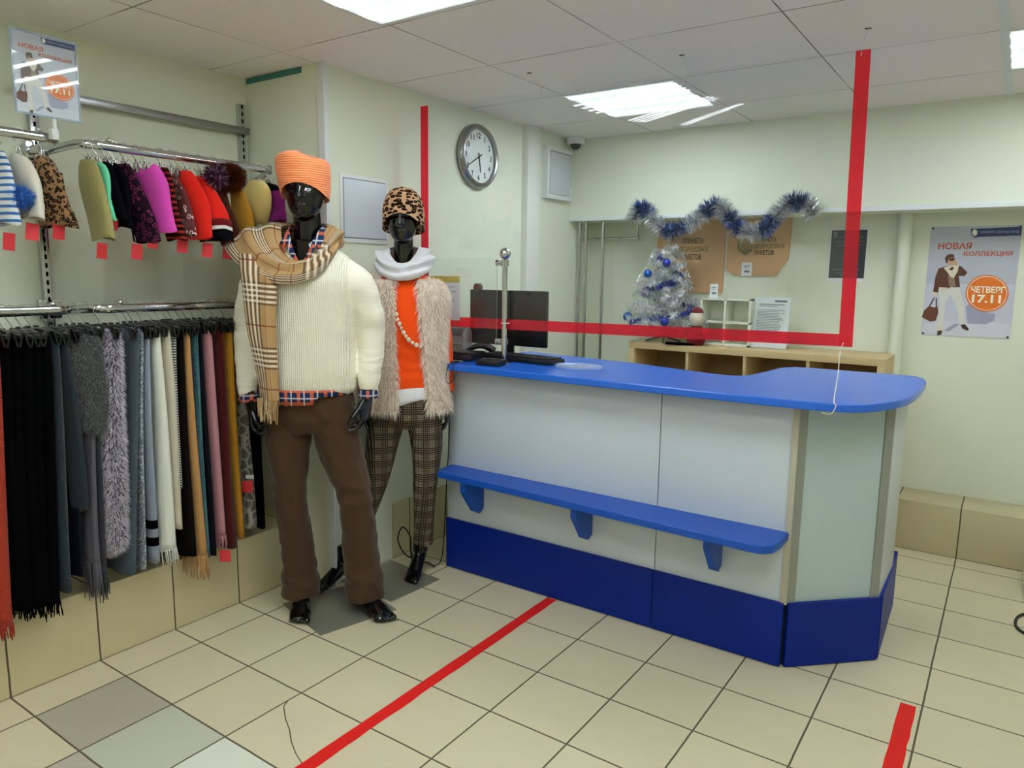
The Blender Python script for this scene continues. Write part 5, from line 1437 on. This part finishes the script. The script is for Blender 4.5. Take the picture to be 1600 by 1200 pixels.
# sweater
b = MB()
stack(b, [(.962, -.040, 0, .176, .118), (.985, -.04, 0, .190, .128), (1.05, -.04, 0, .194, .130), (1.18, -.04, 0, .188, .124), (1.32, -.04, 0, .198, .130), (1.42, -.04, 0, .214, .132), (1.475, -.04, .005, .212, .122), (1.522, -.04, .008, .172, .104), (1.575, -.04, .01, .085, .082)])
limb(b, [(-.17, .0, 1.468, .066), (-.246, .0, 1.402, .071), (-.285, .01, 1.27, .062), (-.293, -.005, 1.14, .054), (-.290, -.04, 1.02, .045), (-.282, -.052, .955, .040)])
limb(b, [(.09, .0, 1.468, .066), (.162, .0, 1.408, .072), (.205, .02, 1.29, .063), (.212, .03, 1.20, .056), (.210, .0, 1.05, .046), (.205, -.015, .972, .041)])
sw = remesh(b, .0075, 4)
def sweat(p, n):
    x, y, z = p; arm = x < -.235 or x > .155; v = .0045 * nz(p, 9, 1) + .002 * nz(p, 24, 4)
    if arm:
        k = max(0, min(1, (1.24 - z) / .2)); v += .0034 * k * math.sin(z * 120 + 9 * nz(p, 7, 3) + x * 26) * (.4 + nz(p, 10, 6)) + .005 * nz(p, 16, 2)
    if z < 1.0 and arm: v -= .003
    return v
displace(sw, sweat)
swo = finish('sweater', sw, M['sweater'], man, smooth=3.1)
# open V neck: cut the knit in front, the black chest shows through
bm = bmesh.new(); bm.from_mesh(sw)
bmesh.ops.delete(bm, geom=[v for v in bm.verts if v.co.y < .03 and v.co.z > 1.492 + abs(v.co.x + .035) * 1.55], context='VERTS')
bm.to_mesh(sw); bm.free(); sw.polygons.foreach_set('use_smooth', [True] * len(sw.polygons))
def shirt_piece(name, fn, th=.002):
    b = MB(); fn(b); o = b.build(name, M['shirt'], man, smooth=1.2)
    sd = o.modifiers.new('thickness', 'SOLIDIFY'); sd.thickness = th; return o
x0 = -.035
for s in (-1, 1):
    def collar(b):
        b.grid([[(x0 + s * .060, .035, 1.652), (x0 + s * .064, -.012, 1.642), (x0 + s * .058, -.048, 1.622), (x0 + s * .046, -.076, 1.590)],
                [(x0 + s * .072, .035, 1.630), (x0 + s * .082, -.016, 1.615), (x0 + s * .080, -.060, 1.590), (x0 + s * .066, -.094, 1.556)],
                [(x0 + s * .082, .035, 1.605), (x0 + s * .098, -.020, 1.588), (x0 + s * .094, -.074, 1.562), (x0 + s * .060, -.108, 1.530)]])
    shirt_piece('shirt_collar', collar)
    def placket(b):
        b.grid([[(x0 + s * .046, -.078, 1.592), (x0 + s * .034, -.094, 1.552), (x0 + s * .018, -.103, 1.520), (x0 + s * .001, -.108, 1.490)],
                [(x0 + s * .062, -.090, 1.575), (x0 + s * .047, -.104, 1.538), (x0 + s * .028, -.110, 1.508), (x0 + s * .008, -.113, 1.482)]])
    shirt_piece('shirt_front', placket)
def tail(b):
    rows = []
    for z, k in ((.99, 0), (.955, .6), (.924, 1.0)):
        rows.append([(p[0], p[1], z + k * (.030 if p[0] > .015 else 0) + .008 * k * math.sin(8 * p[0] + 1)) for p in ell(-.052, -.006, z, .180, .129, 48, .9)])
    b.loft(rows, caps=False)
shirt_piece('shirt_tail', tail)
for cx, cy, zz in ((-.281, -.054, .932), (.204, -.018, .945)):
    shirt_piece('shirt_cuff', lambda b: b.loft([ell(cx, cy, zz + dz, r, r * .95, 20) for dz, r in ((0, .039), (.013, .0395), (.034, .036))], caps=False))
# trousers
b = MB()
stack(b, [(.80, -.04, .0, .12, .09), (.86, -.04, 0, .178, .116), (.93, -.04, 0, .178, .116), (1.02, -.04, 0, .162, .106), (1.03, -.04, 0, .155, .10)])
limb(b, [(-.135, 0, .86, .098), (-.142, -.002, .72, .088), (-.138, -.012, .56, .070), (-.130, .0, .40, .066), (-.120, .012, .24, .069), (-.114, .012, .12, .078), (-.113, .010, .062, .080)])
limb(b, [(.050, 0, .86, .098), (.078, -.002, .72, .090), (.128, -.014, .56, .076), (.146, -.002, .40, .073), (.155, .010, .24, .076), (.162, .006, .12, .083), (.166, .002, .058, .085)])
tr = remesh(b, .0075, 4)
def trw(p, n):
    x, y, z = p; v = .012 * (.35 - abs(nz((x, y, z * .45), 9, 5))) + .007 * (.3 - abs(nz((x + z * .5, y, z * .6), 17, 8)))
    v += .0035 * math.exp(-((z - .80) / .08) ** 2) * math.sin(60 * z + 40 * abs(x + .04))
    v += .003 * math.exp(-((z - .52) / .09) ** 2) * math.sin(75 * z + 9 * x) + .004 * math.exp(-((z - .15) / .09) ** 2) * math.sin(70 * z + 16 * x)
    return v
displace(tr, trw)
finish('trousers', tr, M['corduroy'], man, smooth=3.1)
b = MB(); b.tube([(.145 + .002 * k, -.098 + .012 * k, .93 - .018 * math.sin(k * .55)) for k in range(6)], .003, 6)
b.build('pocket_seam', M['corduroy'], man)
# knitted hat
b = MB(); rings = []; n = 48
for k in range(15):
    s = k / 14; ring = []
    for q in range(n):
        a = 2 * PI * q / n; ca, sa = math.cos(a), math.sin(a)
        zb = 1.752 + .050 * max(0, -sa) ** 1.3 - .015 * max(0, sa); zt = 1.925 + .006 * math.sin(3 * a + 1) + .010 * ca * -1
        w = (1 - max(0, (s - .80) / .2) ** 2.2 * .75) * (.90 + .16 * math.sin(min(s / .8, 1) * PI * .55)) + (.02 if .26 < s < .32 else 0) + (.025 if s < .28 else 0)
        w *= 1 + .016 * math.sin(2 * a + 3 * s) + .010 * math.sin(5 * a + 4 * s)
        ring.append((-.040 + .099 * w * ca - .008 * s, .004 + .122 * w * sa, zb + (zt - zb) * s))
    rings.append(ring)
inner = [[(-.038 + (p[0] + .038) * .95, p[1] * .95, p[2] + .004) for p in rings[0]], [(-.038 + (p[0] + .038) * .9, p[1] * .9, p[2] + .06) for p in rings[0]]]
b.loft(inner[::-1] + rings, capends=(False, True)); b.build('knit_hat', M['orange_hat'], man, smooth=1.6)
# plaid scarf: loop and hanging end
b = MB()
cowl(b, -.045, .0, (.092, .098, 1.500, 1.640, 1.665, 0), (.225, .172, 1.415, 1.556, 1.555, -.075), .6, thick=.016, ripple=.010, nrip=2.4, bulge=.036, uvw=.45)
sc = b.build('plaid_scarf', M['plaid'], man, smooth=3.1)
b = MB(); rows, back, u1 = [], [], []
for k in range(30):
    s = k / 29; z = 1.53 - .565 * s
    xl = -.285 + .082 * s ** .8 + .004 * math.sin(9 * s); xr = -.118 - .010 * s + .003 * math.sin(7 * s + 1)
    r, r2, uu = [], [], []
    for j in range(13):
        q = j / 12; x = xl + (xr - xl) * q
        y = -.138 - .028 * math.sin(min(1, s * 2.2) * PI * .5) - .012 * math.sin(PI * q) - .006 * math.sin(q * 9 + 2.5 * s) + .03 * max(0, .12 - s) / .12 - .018 * max(0, 1 - abs(q - .0) * 4) * -1
        r.append((x, y, z - .012 * q)); r2.append((x, y + .010, z - .012 * q)); uu.append((.205 - q * .15 + .003, (1.53 - z) + .02))
    rows.append(r + r2[::-1] + [r[0]]); u1.append(uu + uu[::-1] + [uu[0]])
b.grid(rows, 0, u1)
b.build('hanging_end', M['plaid'], sc, smooth=1.2)
b = MB(); rg = random.Random(4)
for k in range(30):
    q = k / 29; x = -.203 + .075 * q; z0 = .967 - .012 * q
    cmat = (0, 1, 2)[rg.choice((0, 0, 0, 1, 2))]
    b.tube([(x, -.172 + rg.uniform(-.004, .004), z0), (x + rg.uniform(-.004, .004), -.178, z0 - .04), (x + rg.uniform(-.009, .009), -.172, z0 - rg.uniform(.075, .10))], [.0022, .0024, .0016], 5, mat=cmat)
b.build('fringe', [fabric('fringe_camel', 'b08d62'), fabric('fringe_dark', '2c2430'), fabric('fringe_white', 'e0d6c4')], sc, smooth=1.2)
# steel base plate
def plate(parent, pts_world, O, rz):
    c, s = math.cos(-rz), math.sin(-rz); P = [((x - O[0]) * c - (y - O[1]) * s, (x - O[0]) * s + (y - O[1]) * c) for x, y in pts_world]
    b = MB(); b.prism(P, .0005, .0045); o = b.build('base_plate', M['steel'], parent, smooth=None); return o
M['plate'] = plain('base_plate_steel', '8f8c80', .32, .45)
plate(man, [(-.012, .70), (.340, .610), (.430, .958), (.078, 1.050)], MO, MRZ).data.materials[0] = M['plate']

# ---- woman behind
WO, WRZ = (.206, 1.27, 0), .6026
wom = thing('mannequin', 'black mannequin in leopard hat, fur vest, orange top and checked trousers', 'mannequin', WO, WRZ)
b = MB()
stack(b, [(.78, .0, 0, .14, .085), (.90, .0, 0, .145, .09), (1.05, 0, 0, .115, .08), (1.2, 0, 0, .13, .095), (1.33, 0, 0, .145, .09), (1.41, 0, .005, .135, .075), (1.46, 0, .01, .07, .055), (1.50, 0, .012, .048, .048)])
limb(b, [(.150, .01, 1.40, .042), (.170, .06, 1.15, .034), (.185, .05, .95, .027), (.196, .03, .85, .023)]); limb(b, [(-.150, .01, 1.40, .042), (-.185, .05, 1.15, .034), (-.19, .03, .95, .027), (-.19, .0, .85, .023)])
limb(b, [(.085, 0, .80, .078), (.090, -.02, .46, .042), (.078, .03, .2, .034), (.062, .035, .10, .028)]); limb(b, [(-.085, 0, .80, .078), (-.145, -.03, .46, .046), (-.25, -.06, .18, .036), (-.285, -.085, .10, .028)])
body = remesh(b, .009, 3); mb = MB(); mesh_to_mb(body, mb)
mesh_to_mb(head_mesh(-.003, -.005, 1.592, 1.815, .074, .094, [(-.003, .015, 1.44, .052), (-.003, .012, 1.52, .045), (-.003, .0, 1.64, .044)], True), mb)
mesh_to_mb(hand_mesh((.198, .026, .85), (-.02, -.12, -1), (-1, .1, 0), (-.1, -1, 0), (18, 26, 20), .92), mb)
mesh_to_mb(hand_mesh((-.19, .0, .85), (.02, -.12, -1), (1, .1, 0), (.1, -1, 0), (18, 26, 20), .92), mb)
mesh_to_mb(foot_mesh((.058, .035, .12), (.030, -.125, 0), .075, .036), mb)
mesh_to_mb(foot_mesh((-.285, -.085, .12), (-.392, -.215, 0), .07, .036), mb)
mb.build('body', M['black_gloss'], wom, smooth=1.2)
# orange top with sleeves, white shirt below it
b = MB()
stack(b, [(.925, .0, 0, .150, .108), (.95, .0, 0, .153, .110), (1.05, 0, 0, .130, .098), (1.2, 0, 0, .142, .108), (1.32, 0, 0, .152, .100), (1.41, 0, .005, .142, .085), (1.455, 0, .01, .085, .066), (1.475, 0, .01, .06, .058)])
limb(b, [(.140, .01, 1.405, .050), (.172, .06, 1.15, .044), (.186, .050, .97, .036), (.192, .035, .905, .033)]); limb(b, [(-.140, .01, 1.405, .050), (-.185, .05, 1.15, .044), (-.19, .035, .97, .036), (-.19, .02, .905, .034)])
tp = remesh(b, .007, 4)
displace(tp, lambda p, n: .004 * nz((p[0], p[1], p[2] * 2.2), 13, 6) + .0035 * math.exp(-((p[2] - 1.0) / .09) ** 2) * math.sin(p[2] * 110 + 4 * nz(p, 9, 2)))
finish('orange_top', tp, M['orange_top'], wom, smooth=3.1)
b = MB()
b.loft([[(p[0], p[1], p[2] + (.030 * (p[0] - .0) / .15 if k == 0 else 0) + .006 * math.sin(22 * p[0])) for p in ell(.0, -.002, z, rx, ry, 48, .9)] for k, (z, rx, ry) in enumerate(((.862, .158, .118), (.89, .158, .117), (.935, .150, .110)))], caps=False)
so = b.build('white_shirt', M['white_cotton'], wom, smooth=1.2); sd = so.modifiers.new('thickness', 'SOLIDIFY'); sd.thickness = .002
# trousers
b = MB()
stack(b, [(.74, 0, .0, .10, .085), (.79, 0, 0, .165, .112), (.86, 0, 0, .158, .108), (.95, 0, 0, .138, .098), (.98, 0, 0, .130, .094)])
limb(b, [(.085, 0, .79, .085), (.100, -.008, .64, .074), (.090, -.020, .46, .058), (.084, .0, .32, .051), (.078, .026, .20, .047), (.075, .03, .148, .048)])
limb(b, [(-.085, 0, .79, .085), (-.115, -.012, .64, .076), (-.150, -.03, .46, .060), (-.195, -.045, .32, .050), (-.240, -.058, .21, .045), (-.262, -.066, .16, .045)])
tr = remesh(b, .007, 4)
displace(tr, lambda p, n: .0035 * nz((p[0], p[1], p[2] * .6), 12, 15) + .0045 * math.exp(-(min(abs(p[0] - .098), abs(p[0] + .14)) / .012) ** 2) * max(0, -n[1]) * (1 if p[2] < .72 else 0))
finish('trousers', tr, M['glen'], wom, smooth=3.1)
# fur vest: open-fronted shell
def vest_ring(z):
    s = (z - .83) / .60
    rx = .200 - .018 * math.sin(PI * min(1, s * 1.1)) + (.006 if s < .15 else 0); ry = .145 - .012 * math.sin(PI * s); 
    if s > .88: rx *= 1 - .25 * ((s - .88) / .12) ** 1.5; ry *= 1 - .30 * ((s - .88) / .12) ** 1.5
    gl, gr = (-.030 - .035 * s ** .8 * 0 - .012 * s), (.125 - .050 * s)          # the two front edges (x)
    aL = math.acos(max(-1, min(1, gl / rx))); aR = math.acos(max(-1, min(1, gr / rx)))
    out, inn = [], []
    N = 60; a0, a1 = -aR, aL - 2 * PI          # from the right edge round the right side, back, to the left edge
    a0, a1 = -aR, -(2 * PI - (2 * PI - aL))
    angs = np.linspace(-aR, 2 * PI - aL, N)
    for a in angs:
        x, y = rx * math.cos(a), ry * math.sin(a); k = 1 - .022 / rx
        out.append((x + .004, y, z)); inn.append((x * k + .004, y * k, z))
    return out + inn[::-1]
b = MB(); b.loft([vest_ring(z) for z in np.linspace(.832, 1.43, 34)])
vo = b.build('vest_lining', M['vest_base'], None, smooth=1.2, fixn=True)
P, N = sample_surface(vo.data, 36000, 8, keep=lambda p: p[1] < .09)
rg = np.random.default_rng(8)
clump = np.array([(nz(p, 26, 1), nz(p, 26, 7), nz(p, 26, 13)) for p in P])
d = N * .75 + np.array((0, 0, -.75)) + clump * .75 + rg.normal(size=N.shape) * .16; d /= np.linalg.norm(d, axis=1, keepdims=True)
bpy.data.objects.remove(vo)
b.fur(P, d, .030 * (.6 + .6 * rg.random(len(P))), .0012, mat=1, bend=(0, 0, -1), seed=8)
b.build('fur_vest', [M['vest_base'], M['vest_fur']], wom, smooth=1.2)
# white snood
b = MB(); cowl(b, .0, .0, (.066, .070, 1.500, 1.570, 1.585, 0), (.128, .112, 1.425, 1.480, 1.500, .0), 2.2, thick=.012, ripple=.012, nrip=2.2, bulge=.036)
b.build('white_scarf', M['white_scarf'], wom, smooth=3.1)
# leopard hat
b = MB(); rings = []; n = 48
for k in range(17):
    s = k / 16; ring = []
    for q in range(n):
        a = 2 * PI * q / n; ca, sa = math.cos(a), math.sin(a)
        zb = 1.652 + .068 * max(0, -sa) ** 1.4 - .02 * max(0, sa); t_ = s
        w = math.sqrt(max(.0, 1 - max(0, (t_ - .38) / .62) ** 2.3)) * (1 + .03 * math.sin(PI * min(1, t_ * 1.6))) + (.03 if t_ < .1 else 0)
        w = max(w, .04) * (1 + .012 * math.sin(3 * a + 2 * s))
        ring.append((-.002 + .093 * w * ca, .004 + .108 * w * sa, zb + (1.845 - zb) * s))
    rings.append(ring)
inner = [[(p[0] * .95, p[1] * .95, p[2] + .004) for p in rings[0]], [(p[0] * .9, p[1] * .9, p[2] + .05) for p in rings[0]]]
b.loft(inner[::-1] + rings, capends=(False, True)); b.build('leopard_hat', M['leo_fur'], wom, smooth=1.6)
# bead necklace
nk = bpy.data.objects.new('necklace', None); COL.objects.link(nk); nk.parent = wom; nk.empty_display_size = .05
path = catmull([(-.045, -.112, 1.40), (-.030, -.126, 1.33), (-.014, -.128, 1.26), (.010, -.128, 1.20), (.045, -.128, 1.155), (.090, -.124, 1.132)], 12)
seg = [np.linalg.norm(np.array(path[i + 1]) - np.array(path[i])) for i in range(len(path) - 1)]; acc = 0.0; k = 0
b0 = None
for i in range(len(seg)):
    acc += seg[i]
    if acc > .0185:
        acc = 0; r = .0098 if k % 2 else .0078
        if b0 is None: b0 = {}
        if r not in b0: b0[r] = MB().sphere((0, 0, 0), r, 14, 10, s=(1, 1, 1.1)).build('bead', M['bead'], nk, loc=tuple(path[i + 1]))
        else:
            o = b0[r].copy(); COL.objects.link(o); o.location = tuple(path[i + 1])
        k += 1
MB().tube(path, .0012, 5).build('cord', M['string'], nk)
plate(wom, [(.005, 1.02), (.356, 1.002), (.376, 1.312), (.025, 1.345)], WO, WRZ).data.materials[0] = M['plate']
